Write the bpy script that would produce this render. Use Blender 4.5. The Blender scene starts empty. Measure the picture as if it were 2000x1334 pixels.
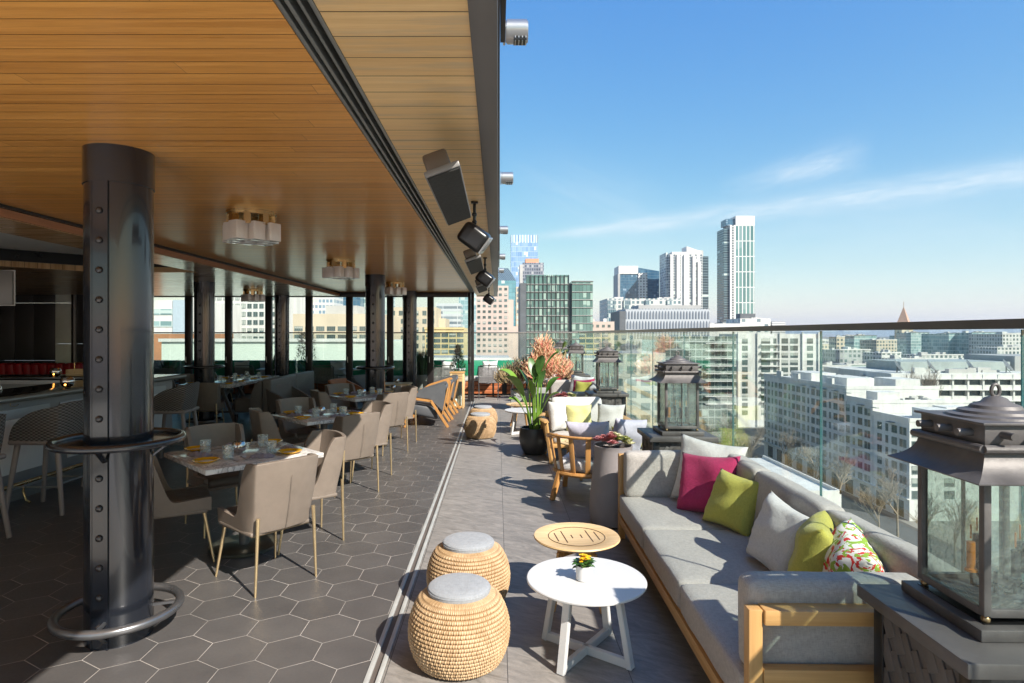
import bpy, bmesh, math, random
from mathutils import Vector, Matrix, Euler
random.seed(7)
R = math.radians
PI = math.pi
S = bpy.context.scene
COL = S.collection
F = 1190.0; VX = 972.0; HY = 651.0; EYE = 1.7
def W(px, py, Y):      # plan helper used only while measuring: a direction in the photo and a real distance give a real point
    return Vector(((px-VX)/F*Y, Y, EYE-(py-HY)/F*Y))

# ------------------------------------------------------------------ materials
class NT:
    def __init__(s, tree): s.t = tree
    def n(s, typ, **kw):
        nd = s.t.nodes.new(typ)
        for k, v in kw.items():
            if k in nd.inputs.keys() if hasattr(nd.inputs, 'keys') else False: nd.inputs[k].default_value = v
            else: setattr(nd, k, v)
        return nd
    def set(s, inp, v):
        if hasattr(v, 'links') or isinstance(v, bpy.types.NodeSocket): s.t.links.new(v, inp)
        else: inp.default_value = v
    def m(s, op, a, b=None, c=None, clamp=False):
        nd = s.t.nodes.new('ShaderNodeMath'); nd.operation = op; nd.use_clamp = clamp
        for i, v in enumerate((a, b, c)):
            if v is not None: s.set(nd.inputs[i], v)
        return nd.outputs[0]
    def mix(s, f, a, b):
        nd = s.t.nodes.new('ShaderNodeMix'); nd.data_type = 'RGBA'
        s.set(nd.inputs[0], f); s.set(nd.inputs[6], c4(a)); s.set(nd.inputs[7], c4(b))
        return nd.outputs[2]
    def coord(s, which='Object'):
        return s.t.nodes.new('ShaderNodeTexCoord').outputs[which]
    def mapping(s, v, scale=(1,1,1), rot=(0,0,0), loc=(0,0,0)):
        nd = s.t.nodes.new('ShaderNodeMapping'); s.set(nd.inputs[0], v)
        nd.inputs['Scale'].default_value = scale; nd.inputs['Rotation'].default_value = rot; nd.inputs['Location'].default_value = loc
        return nd.outputs[0]
    def noise(s, v, scale=5, detail=4, rough=.55, dist=0):
        nd = s.t.nodes.new('ShaderNodeTexNoise'); s.set(nd.inputs['Vector'], v)
        nd.inputs['Scale'].default_value = scale; nd.inputs['Detail'].default_value = detail
        nd.inputs['Roughness'].default_value = rough; nd.inputs['Distortion'].default_value = dist
        return nd.outputs[0]
    def white(s, v):
        nd = s.t.nodes.new('ShaderNodeTexWhiteNoise'); nd.noise_dimensions = '3D'; s.set(nd.inputs['Vector'], v)
        return nd.outputs['Value']
    def sep(s, v):
        nd = s.t.nodes.new('ShaderNodeSeparateXYZ'); s.set(nd.inputs[0], v); return nd.outputs
    def comb(s, x=0., y=0., z=0.):
        nd = s.t.nodes.new('ShaderNodeCombineXYZ')
        s.set(nd.inputs[0], x); s.set(nd.inputs[1], y); s.set(nd.inputs[2], z); return nd.outputs[0]
    def ramp(s, v, lo, hi, a=0., b=1.):
        nd = s.t.nodes.new('ShaderNodeMapRange'); s.set(nd.inputs[0], v)
        nd.inputs[1].default_value = lo; nd.inputs[2].default_value = hi; nd.inputs[3].default_value = a; nd.inputs[4].default_value = b
        return nd.outputs[0]
    def bump(s, h, strength=.3, dist=.01):
        nd = s.t.nodes.new('ShaderNodeBump'); s.set(nd.inputs['Height'], h)
        nd.inputs['Strength'].default_value = strength; nd.inputs['Distance'].default_value = dist
        return nd.outputs[0]
def c4(c):
    if isinstance(c, (tuple, list)) and len(c) == 3: return (*c, 1)
    return c
def new_mat(name):
    m = bpy.data.materials.new(name); m.use_nodes = True
    nt = NT(m.node_tree); b = m.node_tree.nodes['Principled BSDF']
    return m, nt, b
def mul(c, f): return tuple(min(1, x*f) for x in c)
def M(name, col, rough=.5, metal=0., var=.12, vs=3., bump=0., bs=60., stretch=(1,1,1), coat=0., spec=.5, sheen=0., sub=0.):
    m, t, b = new_mat(name)
    co = t.mapping(t.coord(), stretch)
    if var > 0:
        n = t.noise(co, vs, 5)
        f = t.ramp(n, .3, .7)
        t.set(b.inputs['Base Color'], t.mix(f, mul(col, 1-var), mul(col, 1+var)))
        t.set(b.inputs['Roughness'], t.ramp(n, .2, .8, max(.02, rough*.85), min(1, rough*1.12)))
    else:
        b.inputs['Base Color'].default_value = c4(col); b.inputs['Roughness'].default_value = rough
    b.inputs['Metallic'].default_value = metal
    b.inputs['Coat Weight'].default_value = coat; b.inputs['Coat Roughness'].default_value = .08
    b.inputs['Specular IOR Level'].default_value = spec
    if sheen: b.inputs['Sheen Weight'].default_value = sheen; b.inputs['Sheen Roughness'].default_value = .5
    if bump:
        t.set(b.inputs['Normal'], t.bump(t.noise(co, bs, 4), bump, .01))
    return m
def fabric(name, col, var=.18, scale=420):
    m, t, b = new_mat(name)
    co = t.coord()
    x = t.noise(t.mapping(co, (scale, scale*.12, scale*.12)), 1, 2)
    y = t.noise(t.mapping(co, (scale*.12, scale, scale*.12)), 1, 2)
    z = t.noise(t.mapping(co, (scale*.12, scale*.12, scale)), 1, 2)
    w = t.m('MULTIPLY', t.m('ADD', t.m('ADD', x, y), z), .3333)
    big = t.noise(co, 2.5, 3)
    f = t.m('ADD', t.ramp(w, .38, .62, 0, .75), t.ramp(big, .3, .7, 0, .25))
    t.set(b.inputs['Base Color'], t.mix(f, mul(col, 1-var*1.4), mul(col, 1+var)))
    b.inputs['Roughness'].default_value = .92; b.inputs['Specular IOR Level'].default_value = .25
    b.inputs['Sheen Weight'].default_value = .15
    h = t.m('ADD', t.m('MULTIPLY', w, .6), t.noise(co, 9, 4))
    t.set(b.inputs['Normal'], t.bump(h, .35, .02))
    return m
def leather(name, col, var=.12):
    m, t, b = new_mat(name)
    co = t.coord()
    n = t.noise(co, 4, 5); n2 = t.noise(co, 22, 4)
    f = t.m('ADD', t.ramp(n, .3, .7, 0, .6), t.ramp(n2, .3, .7, 0, .4))
    t.set(b.inputs['Base Color'], t.mix(f, mul(col, 1-var), mul(col, 1+var)))
    t.set(b.inputs['Roughness'], t.ramp(n2, .3, .7, .36, .5))
    b.inputs['Specular IOR Level'].default_value = .45
    vor = t.t.nodes.new('ShaderNodeTexVoronoi'); t.set(vor.inputs['Vector'], co); vor.inputs['Scale'].default_value = 260
    t.set(b.inputs['Normal'], t.bump(t.m('ADD', vor.outputs[0], t.m('MULTIPLY', n, 3)), .16, .004))
    return m
def wood(name, c1, c2, axis='x', rough=.42, gs=1., coat=0.):
    m, t, b = new_mat(name)
    co = t.coord()
    st = {'x': (1.2, 26, 26), 'y': (26, 1.2, 26), 'z': (26, 26, 1.2)}[axis]
    st = tuple(a*gs for a in st)
    g = t.noise(t.mapping(co, st), 1.2, 6, .6, .6); g2 = t.noise(t.mapping(co, tuple(a*4 for a in st)), 1.5, 3)
    f = t.m('ADD', t.ramp(g, .3, .7, 0, .75), t.ramp(g2, .3, .7, 0, .25))
    t.set(b.inputs['Base Color'], t.mix(f, c1, c2))
    b.inputs['Roughness'].default_value = rough; b.inputs['Coat Weight'].default_value = coat
    t.set(b.inputs['Normal'], t.bump(g2, .12, .004))
    return m
def boards(name, c1, c2, width, rough, coat, seglen=2.4, gap=.004, weather=0.):
    """planks running along X, joints across Y"""
    m, t, b = new_mat(name)
    co = t.coord(); s = t.sep(co)
    row = t.m('DIVIDE', s[1], width); ri = t.m('FLOOR', row); rf = t.m('FRACT', row)
    off = t.m('MULTIPLY', t.white(t.comb(ri, 3.3, 0.)), seglen)
    seg = t.m('DIVIDE', t.m('ADD', s[0], off), seglen); si = t.m('FLOOR', seg); sf = t.m('FRACT', seg)
    rnd = t.white(t.comb(ri, si, 1.7)); rnd2 = t.white(t.comb(si, ri, 8.1))
    v = t.comb(t.m('ADD', t.m('MULTIPLY', s[0], .9), t.m('MULTIPLY', rnd, 40)), t.m('ADD', t.m('MULTIPLY', s[1], 30), t.m('MULTIPLY', rnd2, 90)), 0.)
    g = t.noise(v, 1.0, 7, .62, .5)
    v2 = t.comb(t.m('MULTIPLY', s[0], 9), t.m('MULTIPLY', s[1], 260), rnd)
    g2 = t.noise(v2, 1, 3)
    f = t.m('ADD', t.m('ADD', t.ramp(g, .25, .75, 0, .62), t.m('MULTIPLY', rnd, .22)), t.ramp(g2, .3, .7, 0, .22))
    col = t.mix(f, c1, c2)
    if weather:
        wn = t.ramp(t.noise(t.mapping(co, (2.2, 16, 1)), 1, 5), .5, .68, 0, weather)
        col = t.mix(wn, col, (.50, .40, .27))
    d = t.m('MULTIPLY', t.m('MINIMUM', rf, t.m('SUBTRACT', 1, rf)), width)
    d2 = t.m('MULTIPLY', t.m('MINIMUM', sf, t.m('SUBTRACT', 1, sf)), seglen)
    g3 = t.m('LESS_THAN', d, gap*.5); g4 = t.m('MULTIPLY', t.m('LESS_THAN', d2, .0015), .5)
    gp = t.m('MAXIMUM', g3, g4)
    t.set(b.inputs['Base Color'], t.mix(gp, col, mul(c1, .25)))
    t.set(b.inputs['Roughness'], t.ramp(g, .3, .7, rough*.8, rough*1.25))
    b.inputs['Coat Weight'].default_value = coat; b.inputs['Coat Roughness'].default_value = .16
    h = t.m('ADD', t.m('MULTIPLY', gp, -1), t.m('MULTIPLY', g2, .12))
    nrm = t.bump(t.m('ADD', h, t.m('MULTIPLY', rnd, .10)), .35, .004)
    t.set(b.inputs['Normal'], nrm)
    return m
def emis(name, col, st):
    m, t, b = new_mat(name)
    b.inputs['Base Color'].default_value = c4(col); b.inputs['Emission Color'].default_value = c4(col); b.inputs['Emission Strength'].default_value = st
    return m
def glassm(name, tint=(.9,.96,.94), rough=0., fmin=.04, fmax=1., wavy=0., frost=0., ior=1.5, gloss=(1,1,1)):
    """thin architectural glass: tinted straight-through plus mirror reflection"""
    m, t, b = new_mat(name)
    m.node_tree.nodes.remove(b)
    out = [n for n in m.node_tree.nodes if n.type == 'OUTPUT_MATERIAL'][0]
    tr = t.n('ShaderNodeBsdfTransparent'); tr.inputs[0].default_value = c4(tint)
    gl = t.n('ShaderNodeBsdfGlossy'); gl.inputs['Roughness'].default_value = rough; gl.inputs[0].default_value = c4(gloss)
    geo = t.n('ShaderNodeNewGeometry'); nrm = geo.outputs['Normal']
    if wavy:
        nrm = t.bump(t.noise(t.coord(), 55, 3), wavy, .01); t.set(gl.inputs['Normal'], nrm)
    dt = t.t.nodes.new('ShaderNodeVectorMath'); dt.operation = 'DOT_PRODUCT'; t.set(dt.inputs[0], nrm); t.set(dt.inputs[1], geo.outputs['Incoming'])
    f = t.ramp(t.m('POWER', t.m('SUBTRACT', 1, t.m('ABSOLUTE', dt.outputs['Value'])), 5.), 0, 1, fmin, fmax)
    mx = t.n('ShaderNodeMixShader'); t.set(mx.inputs[0], f); t.set(mx.inputs[1], tr.outputs[0]); t.set(mx.inputs[2], gl.outputs[0])
    last = mx.outputs[0]
    if frost:
        df = t.n('ShaderNodeBsdfDiffuse'); df.inputs[0].default_value = (.75,.85,.82,1)
        fm = t.ramp(t.noise(t.coord(), 30, 5), .35, .75, 0, frost)
        m2 = t.n('ShaderNodeMixShader'); t.set(m2.inputs[0], fm); t.set(m2.inputs[1], last); t.set(m2.inputs[2], df.outputs[0]); last = m2.outputs[0]
    t.set(out.inputs[0], last)
    return m
def facade(name, wall, ga, gb, w, h, fx, fz, blind=(.6,.68,.62), pb=.3, rough=.12, wallrough=.7, spand=None, sfrac=0., metalg=0., zoff=0.):
    """curtain wall: mullions, floor lines and panes that differ pane by pane"""
    m, t, b = new_mat(name)
    co = t.coord(); s = t.sep(co)
    u = t.m('DIVIDE', t.m('ADD', t.m('ADD', s[0], s[1]), 500), w); v = t.m('DIVIDE', t.m('ADD', s[2], 300+zoff), h)
    ui, uf, vi, vf = t.m('FLOOR', u), t.m('FRACT', u), t.m('FLOOR', v), t.m('FRACT', v)
    rnd = t.white(t.comb(ui, vi, .5)); rnd2 = t.white(t.comb(ui, vi, 7.5))
    g = t.mix(rnd, ga, gb)
    bl = t.m('MULTIPLY', t.m('LESS_THAN', rnd2, pb), t.m('GREATER_THAN', vf, t.m('MULTIPLY', rnd, .6)))
    g = t.mix(t.m('MULTIPLY', bl, .8), g, blind)
    mask = t.m('MAXIMUM', t.m('LESS_THAN', uf, fx), t.m('LESS_THAN', vf, fz))
    col = t.mix(mask, g, wall)
    if spand: 
        sp = t.m('MULTIPLY', t.m('LESS_THAN', vf, sfrac), t.m('SUBTRACT', 1, mask)); col = t.mix(sp, col, spand)
    geo = t.n('ShaderNodeNewGeometry'); nz = t.m('GREATER_THAN', t.sep(geo.outputs['Normal'])[2], .7)
    col = t.mix(nz, col, (.42,.42,.40)); mk = t.m('MAXIMUM', mask, nz)
    t.set(b.inputs['Base Color'], col)
    t.set(b.inputs['Roughness'], t.ramp(mk, 0, 1, rough, wallrough))
    t.set(b.inputs['Metallic'], t.ramp(mk, 0, 1, metalg, 0))
    b.inputs['Specular IOR Level'].default_value = .8
    t.set(b.inputs['Normal'], t.bump(mask, .6, .15))
    return m

# ------------------------------------------------------------------ mesh building
class MB:
    def __init__(s): s.b = bmesh.new()
    def _add(s, tmp, mat=0):
        me = bpy.data.meshes.new('t'); tmp.to_mesh(me); tmp.free()
        n0 = len(s.b.faces); s.b.from_mesh(me); bpy.data.meshes.remove(me)
        s.b.faces.ensure_lookup_table()
        for f in s.b.faces[n0:]: f.material_index = mat
        return s
    def box(s, c, d, rot=None, bev=0., seg=2, mat=0):
        t = bmesh.new(); bmesh.ops.create_cube(t, size=1)
        bmesh.ops.scale(t, vec=d, verts=t.verts)
        if bev > 0: bmesh.ops.bevel(t, geom=t.edges[:], offset=min(bev, min(d)*.49), segments=seg, profile=.5, affect='EDGES')
        mt = Matrix.Translation(c)
        if rot: mt = mt @ Euler(rot).to_matrix().to_4x4()
        bmesh.ops.transform(t, matrix=mt, verts=t.verts)
        return s._add(t, mat)
    def bb(s, x0, x1, y0, y1, z0, z1, bev=0., mat=0, seg=2):
        return s.box(((x0+x1)/2, (y0+y1)/2, (z0+z1)/2), (abs(x1-x0), abs(y1-y0), abs(z1-z0)), None, bev, seg, mat)
    def cyl(s, c, r, h, n=32, r2=None, rot=None, mat=0, bev=0.):
        t = bmesh.new(); bmesh.ops.create_cone(t, cap_ends=True, segments=n, radius1=r, radius2=r if r2 is None else r2, depth=h)
        if bev: bmesh.ops.bevel(t, geom=[e for e in t.edges if len(e.link_faces) == 2 and any(len(f.verts) > 4 for f in e.link_faces)], offset=bev, segments=2, affect='EDGES')
        mt = Matrix.Translation(c)
        if rot: mt = mt @ Euler(rot).to_matrix().to_4x4()
        bmesh.ops.transform(t, matrix=mt, verts=t.verts)
        return s._add(t, mat)
    def ball(s, c, r, sc=(1,1,1), n=16, mat=0):
        t = bmesh.new(); bmesh.ops.create_uvsphere(t, u_segments=n, v_segments=max(6, n//2), radius=r)
        bmesh.ops.scale(t, vec=sc, verts=t.verts); bmesh.ops.translate(t, vec=c, verts=t.verts)
        return s._add(t, mat)
    def lathe(s, prof, n=32, c=(0,0,0), mat=0, sq=None, fn=None):
        """prof: (r,z) list; fn(i,ang)->extra radius"""
        t = bmesh.new(); rows = []
        for i, (r, z) in enumerate(prof):
            row = []
            for k in range(n):
                a = 2*PI*k/n; rr = r + (fn(i, a, z) if fn else 0)
                row.append(t.verts.new((c[0]+rr*math.cos(a), c[1]+rr*math.sin(a), c[2]+z)))
            rows.append(row)
        for i in range(len(rows)-1):
            for k in range(n):
                k2 = (k+1) % n
                t.faces.new((rows[i][k], rows[i][k2], rows[i+1][k2], rows[i+1][k]))
        if prof[0][0] > 1e-5: t.faces.new(rows[0][::-1])
        if prof[-1][0] > 1e-5: t.faces.new(rows[-1])
        bmesh.ops.remove_doubles(t, verts=t.verts, dist=1e-6)
        return s._add(t, mat)
    def tube(s, pts, r, n=8, mat=0, closed=False, flat=1.):
        pts = [Vector(p) for p in pts]; N = len(pts)
        rs = r if isinstance(r, (list, tuple)) else [r]*N
        t = bmesh.new(); rows = []; up = None
        for i, p in enumerate(pts):
            a = pts[(i-1) % N] if (i or closed) else p; b2 = pts[(i+1) % N] if (i < N-1 or closed) else p
            d = (b2-a).normalized()
            if up is None:
                up = Vector((0,0,1)) if abs(d.z) < .95 else Vector((1,0,0))
            x = d.cross(up)
            if x.length < 1e-4: x = d.cross(Vector((0,1,0)))
            x.normalize(); y = x.cross(d).normalized(); up = y
            rows.append([t.verts.new(p+(x*math.cos(2*PI*k/n)+y*flat*math.sin(2*PI*k/n))*rs[i]) for k in range(n)])
        for i in range(N if closed else N-1):
            j = (i+1) % N
            for k in range(n):
                k2 = (k+1) % n
                t.faces.new((rows[i][k], rows[i][k2], rows[j][k2], rows[j][k]))
        if not closed: t.faces.new(rows[0][::-1]); t.faces.new(rows[-1])
        return s._add(t, mat)
    def bar(s, a, b2, w, h, mat=0, bev=0.):
        """rectangular bar from a to b"""
        a, b2 = Vector(a), Vector(b2); d = b2-a; L = d.length
        q = d.to_track_quat('Z', 'Y')
        t = bmesh.new(); bmesh.ops.create_cube(t, size=1); bmesh.ops.scale(t, vec=(w, h, L), verts=t.verts)
        if bev: bmesh.ops.bevel(t, geom=t.edges[:], offset=bev, segments=2, affect='EDGES')
        bmesh.ops.transform(t, matrix=Matrix.Translation((a+b2)/2) @ q.to_matrix().to_4x4(), verts=t.verts)
        return s._add(t, mat)
    def prism(s, poly, z0, z1, mat=0, bev=0.):
        t = bmesh.new(); vs = [t.verts.new((x, y, z0)) for x, y in poly]; f = t.faces.new(vs)
        ex = bmesh.ops.extrude_face_region(t, geom=[f]); bmesh.ops.translate(t, vec=(0,0,z1-z0), verts=[v for v in ex['geom'] if isinstance(v, bmesh.types.BMVert)])
        bmesh.ops.recalc_face_normals(t, faces=t.faces)
        if bev: bmesh.ops.bevel(t, geom=t.edges[:], offset=bev, segments=2, affect='EDGES')
        return s._add(t, mat)
    def grid(s, fn, nu, nv, mat=0, closed=False):
        t = bmesh.new()
        rows = [[t.verts.new(fn(i/(nu-1), j/(nv-1))) for j in range(nv)] for i in range(nu)]
        for i in range(nu-1):
            for j in range(nv-1): t.faces.new((rows[i][j], rows[i+1][j], rows[i+1][j+1], rows[i][j+1]))
        return s._add(t, mat)
    def poly(s, pts, mat=0):
        f = s.b.faces.new([s.b.verts.new(p) for p in pts]); f.material_index = mat; return s
    def bake(s, mods):
        """apply modifiers (solidify/subsurf) to what has been collected so far"""
        me = bpy.data.meshes.new('t'); s.b.to_mesh(me); o = bpy.data.objects.new('t', me); COL.objects.link(o)
        for typ, kw in mods:
            md = o.modifiers.new(typ, typ)
            for k, v in kw.items(): setattr(md, k, v)
        dg = bpy.context.evaluated_depsgraph_get(); dg.update()
        m2 = bpy.data.meshes.new_from_object(o.evaluated_get(dg))
        bpy.data.objects.remove(o); bpy.data.meshes.remove(me)
        s.b.clear(); s.b.from_mesh(m2); bpy.data.meshes.remove(m2)
        return s
    def build(s, name, mats, parent=None, loc=(0,0,0), rot=(0,0,0), smooth=35, kind=None, label=None, cat=None, group=None):
        me = bpy.data.meshes.new(name); s.b.normal_update(); s.b.to_mesh(me); s.b.free()
        for m in (mats if isinstance(mats, (list, tuple)) else [mats]): me.materials.append(m)
        if smooth:
            for p in me.polygons: p.use_smooth = True
            try: me.set_sharp_from_angle(angle=R(smooth))
            except Exception: pass
        o = bpy.data.objects.new(name, me); COL.objects.link(o)
        o.location = loc; o.rotation_euler = rot
        if parent is not None: o.parent = parent
        tag(o, label, cat, group, kind)
        return o
def tag(o, label=None, cat=None, group=None, kind=None):
    if label: o['label'] = label
    if cat: o['category'] = cat
    if group: o['group'] = group
    if kind: o['kind'] = kind
    return o
def thing(name, label, cat, loc=(0,0,0), rz=0., group=None):
    o = bpy.data.objects.new(name, None); COL.objects.link(o); o.empty_display_size = .1
    o.location = loc; o.rotation_euler = (0,0,rz)
    return tag(o, label, cat, group)
def children(o): return [c for c in bpy.data.objects if c.parent == o]
def copy_tree(o, loc=None, rz=None, label=None, parent=None, group=None, kids=None, rot=None):
    c = o.copy(); COL.objects.link(c); c.parent = parent
    if loc is not None: c.location = loc
    if rz is not None: c.rotation_euler = (c.rotation_euler[0], c.rotation_euler[1], rz)
    if rot is not None: c.rotation_euler = rot
    if label: c['label'] = label
    if group: c['group'] = group
    for ch in children(o): copy_tree(ch, parent=c)
    return c
def dup(o, loc, rot=(0,0,0), parent=None, label=None, scale=None):
    c = o.copy(); COL.objects.link(c); c.location = loc; c.rotation_euler = rot
    c.parent = parent if parent is not None else o.parent
    if label: c['label'] = label
    if scale: c.scale = scale
    return c
from mathutils import noise as MN
def cushion(d, r=.035, puff=.02, wr=.004, seed=0, n=14):
    """soft rounded slab with slightly domed faces and uneven, sat-on surface; centred"""
    mb = MB(); hx, hy, hz = d[0]/2, d[1]/2, d[2]/2; r = min(r, hz*.95, hx*.95, hy*.95)
    t = bmesh.new(); bmesh.ops.create_cube(t, size=2); bmesh.ops.subdivide_edges(t, edges=t.edges[:], cuts=n, use_grid_fill=True)
    for v in t.verts:
        x, y, z = v.co
        # pull grid lines towards the borders so the rounding is sampled
        f = lambda a: math.copysign(abs(a)**.8, a)
        p = Vector((f(x)*hx, f(y)*hy, f(z)*hz)); c = Vector((max(-hx+r, min(hx-r, p.x)), max(-hy+r, min(hy-r, p.y)), max(-hz+r, min(hz-r, p.z))))
        e = p-c
        if e.length > 1e-6: p = c+e.normalized()*min(r, e.length if e.length < r else r)
        k = (1-x*x)*(1-y*y)*abs(z)**3; k2 = (1-y*y)*(1-z*z)*abs(x)**3; k3 = (1-x*x)*(1-z*z)*abs(y)**3
        p.z += math.copysign(puff*k, z); p.x += math.copysign(puff*.4*k2, x); p.y += math.copysign(puff*.4*k3, y)
        w = MN.noise_vector(Vector((p.x*5+seed*7.3, p.y*5, p.z*5)))*wr + MN.noise_vector(Vector((p.x*16+seed, p.y*16, p.z*16)))*wr*.35
        v.co = p+w
    return mb._add(t)
def struct(name, mb, mat, kind='structure', **kw): return mb.build(name, mat, kind=kind, **kw)
# ------------------------------------------------------------------ material set
K = {}
K['steel'] = M('dark_steel', (.016,.019,.027), .22, .3, .2, 2, .03, 90, coat=.8)
K['frame'] = M('door_frame_metal', (.030,.026,.026), .38, .2, .1, 4)
K['rail'] = M('rail_metal', (.17,.16,.155), .42, .6, .1, 4)
K['fascia'] = M('fascia_metal', (.15,.145,.14), .45, .4, .06, 2)
K['black'] = M('black_metal', (.012,.012,.013), .3, .1, .1, 4)
K['blackstone'] = M('black_stone', (.010,.010,.011), .09, 0, .2, 6, spec=.6)
K['alu'] = M('aluminium', (.55,.56,.57), .32, .9, .05, 6)
K['floorstrip'] = M('floor_strip', (.55,.56,.54), .42, .25, .1, 8)
K['track'] = M('track_metal', (.25,.26,.25), .38, .55, .12, 30, stretch=(1,.05,1))
K['brass'] = M('brass', (.62,.45,.22), .27, .95, .08, 6)
K['legbrass'] = M('brushed_brass', (.56,.43,.25), .36, .75, .06, 10)
K['taupe'] = leather('taupe_leather', (.195,.160,.133))
K['banq'] = leather('grey_suede', (.15,.138,.13))
K['greyleather'] = leather('grey_leather', (.095,.100,.110))
K['tan'] = leather('cognac_leather', (.34,.125,.045))
K['red'] = leather('red_leather', (.34,.012,.02))
K['blackleather'] = M('black_leather', (.016,.015,.016), .3, 0, .1, 10, .1, 200)
K['soffabric'] = fabric('grey_upholstery', (.41,.385,.36))
K['cush'] = fabric('pale_grey_fabric', (.55,.54,.52), .12)
K['white_f'] = fabric('white_fabric', (.62,.62,.63), .08)
K['lav'] = fabric('lavender_grey_fabric', (.46,.45,.53), .1)
K['magenta'] = fabric('magenta_fabric', (.37,.028,.10), .15)
K['lime'] = fabric('lime_fabric', (.43,.41,.085), .15)
K['pale_lime'] = fabric('pale_yellow_fabric', (.60,.57,.24), .12)
K['redf'] = fabric('red_fabric', (.55,.03,.05), .12)
K['teak'] = wood('teak', (.46,.25,.085), (.63,.38,.15), 'x')
K['teaky'] = wood('teak_long', (.43,.235,.08), (.60,.36,.145), 'y')
K['teakz'] = wood('teak_upright', (.43,.235,.08), (.60,.36,.145), 'z')
K['pale_teak'] = wood('pale_teak', (.56,.37,.17), (.72,.52,.28), 'x', .4)
K['amber'] = wood('amber_wood', (.38,.18,.055), (.55,.29,.10), 'z', .35)
K['ambery'] = wood('amber_wood_long', (.36,.11,.03), (.52,.18,.05), 'x', .35)
K['cedar'] = wood('red_cedar', (.30,.085,.03), (.46,.15,.055), 'x', .45)
K['orange_trim'] = wood('orange_trim', (.42,.185,.085), (.54,.26,.13), 'y', .45)
K['greyleg'] = M('grey_stained_wood', (.25,.22,.21), .45, 0, .12, 12, .06, 60, (1,1,.1))
K['panelgrey'] = M('bar_panel', (.32,.32,.325), .35, .3, .05, 4)
K['panelwhite'] = M('bar_panel_pale', (.72,.72,.71), .4, 0, .05, 4)
K['wallpanel'] = M('dark_wall_panel', (.05,.054,.06), .38, .1, .1, 1.5)
K['frost'] = M('frosted_panel', (.66,.76,.73), .25, 0, .25, .8)
K['white'] = M('white_paint', (.60,.60,.595), .38, 0, .03, 4)
K['offwhite'] = M('plaster_white', (.80,.80,.76), .7, 0, .06, 2)
K['marble'] = None
K['plate'] = M('yellow_glaze', (.78,.42,.012), .16, 0, .06, 8, coat=.4)
K['plate_in'] = M('cream_glaze', (.70,.55,.36), .2, 0, .1, 30)
K['napkin'] = fabric('lilac_napkin', (.27,.25,.31), .25)
K['chrome'] = M('smoked_chrome', (.55,.51,.49), .06, 1., .05, 6)
K['candle'] = emis('candle_flame', (1.,.42,.07), 4.)
K['wax'] = M('wax', (.80,.78,.70), .5, 0, .03, 5)
K['lantern'] = M('lantern_metal', (.115,.107,.105), .52, .2, .35, 7, .15, 40)
K['pedestal'] = M('pedestal_slate', (.095,.088,.086), .5, 0, .18, 5, .12, 40)
K['terracotta'] = M('charcoal_pot', (.035,.034,.035), .38, 0, .35, 2.5, .1, 30)
K['vase'] = M('concrete_vase', (.27,.245,.245), .62, 0, .12, 3, .12, 60)
K['planter'] = M('grey_planter', (.33,.34,.34), .6, 0, .12, 3, .1, 60)
K['soil'] = M('soil', (.05,.035,.025), .95, 0, .3, 20, .5, 60)
K['green_b'] = leather('emerald_vinyl', (.010,.215,.115), .1)
K['cord'] = M('woven_cord', (.21,.20,.205), .7, 0, .2, 30)
K['mesh_grey'] = M('heater_mesh', (.018,.019,.018), .8, 0, .1, 60)
K['tvgrey'] = M('tv_grey', (.20,.195,.19), .4, .2, .06, 3)
K['bulb'] = glassm('bulb_glass', (.98,.93,.85), fmin=.05)
K['amberlens'] = M('amber_sleeve', (.75,.25,.02), .3, 0, .1, 8)
K['glass_rail'] = glassm('rail_glass', (.91,.95,.935), fmin=.045, fmax=1., gloss=(.92,1,.96), frost=.055)
K['glass_edge'] = M('glass_edge', (.03,.13,.15), .15, 0, .1, 5)
K['glass_win'] = glassm('window_glass', (.94,.965,.95), fmin=.02, fmax=.9)
K['glass_lan'] = glassm('seeded_glass', (.90,.95,.93), .02, .12, 1, wavy=.9, frost=.05)
K['glass_cup'] = glassm('tumbler_glass', (.93,.95,.96), .03, .14, 1, wavy=.3, frost=.40)
K['ribglass'] = M('ribbed_grey_glass', (.86,.84,.81), .22, .25, .02, 40, coat=.6)
K['leafg'] = M('leaf_green', (.045,.12,.018), .42, 0, .35, 6, spec=.6)
K['leafl'] = M('leaf_lime', (.13,.24,.03), .38, 0, .25, 6)
K['leafd'] = M('leaf_dark', (.020,.062,.022), .5, 0, .4, 6)
K['leafpalm'] = M('palm_green', (.13,.19,.03), .5, 0, .35, 6)
K['pale_teakz'] = wood('pale_teak_upright', (.56,.37,.17), (.72,.52,.28), 'z', .4)
K['leafgrass'] = M('grass_blade', (.06,.14,.055), .5, 0, .35, 6)
K['coral'] = M('coral_stems', (.86,.50,.32), .55, 0, .35, 5)
K['coral2'] = M('pink_tips', (.80,.30,.22), .55, 0, .3, 5)
K['straw'] = M('straw_stems', (.42,.32,.17), .6, 0, .3, 5)
K['pinksucc'] = M('pink_succulent', (.42,.15,.15), .5, 0, .35, 14)
K['creamsucc'] = M('cream_succulent', (.60,.58,.36), .5, 0, .25, 14)
K['greensucc'] = M('green_succulent', (.22,.24,.06), .5, 0, .35, 14)
K['yellowpetal'] = M('yellow_petal', (.85,.50,.01), .5, 0, .2, 20)
K['bark'] = M('bark', (.10,.075,.055), .9, 0, .3, 20)
K['floral'] = None

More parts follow.
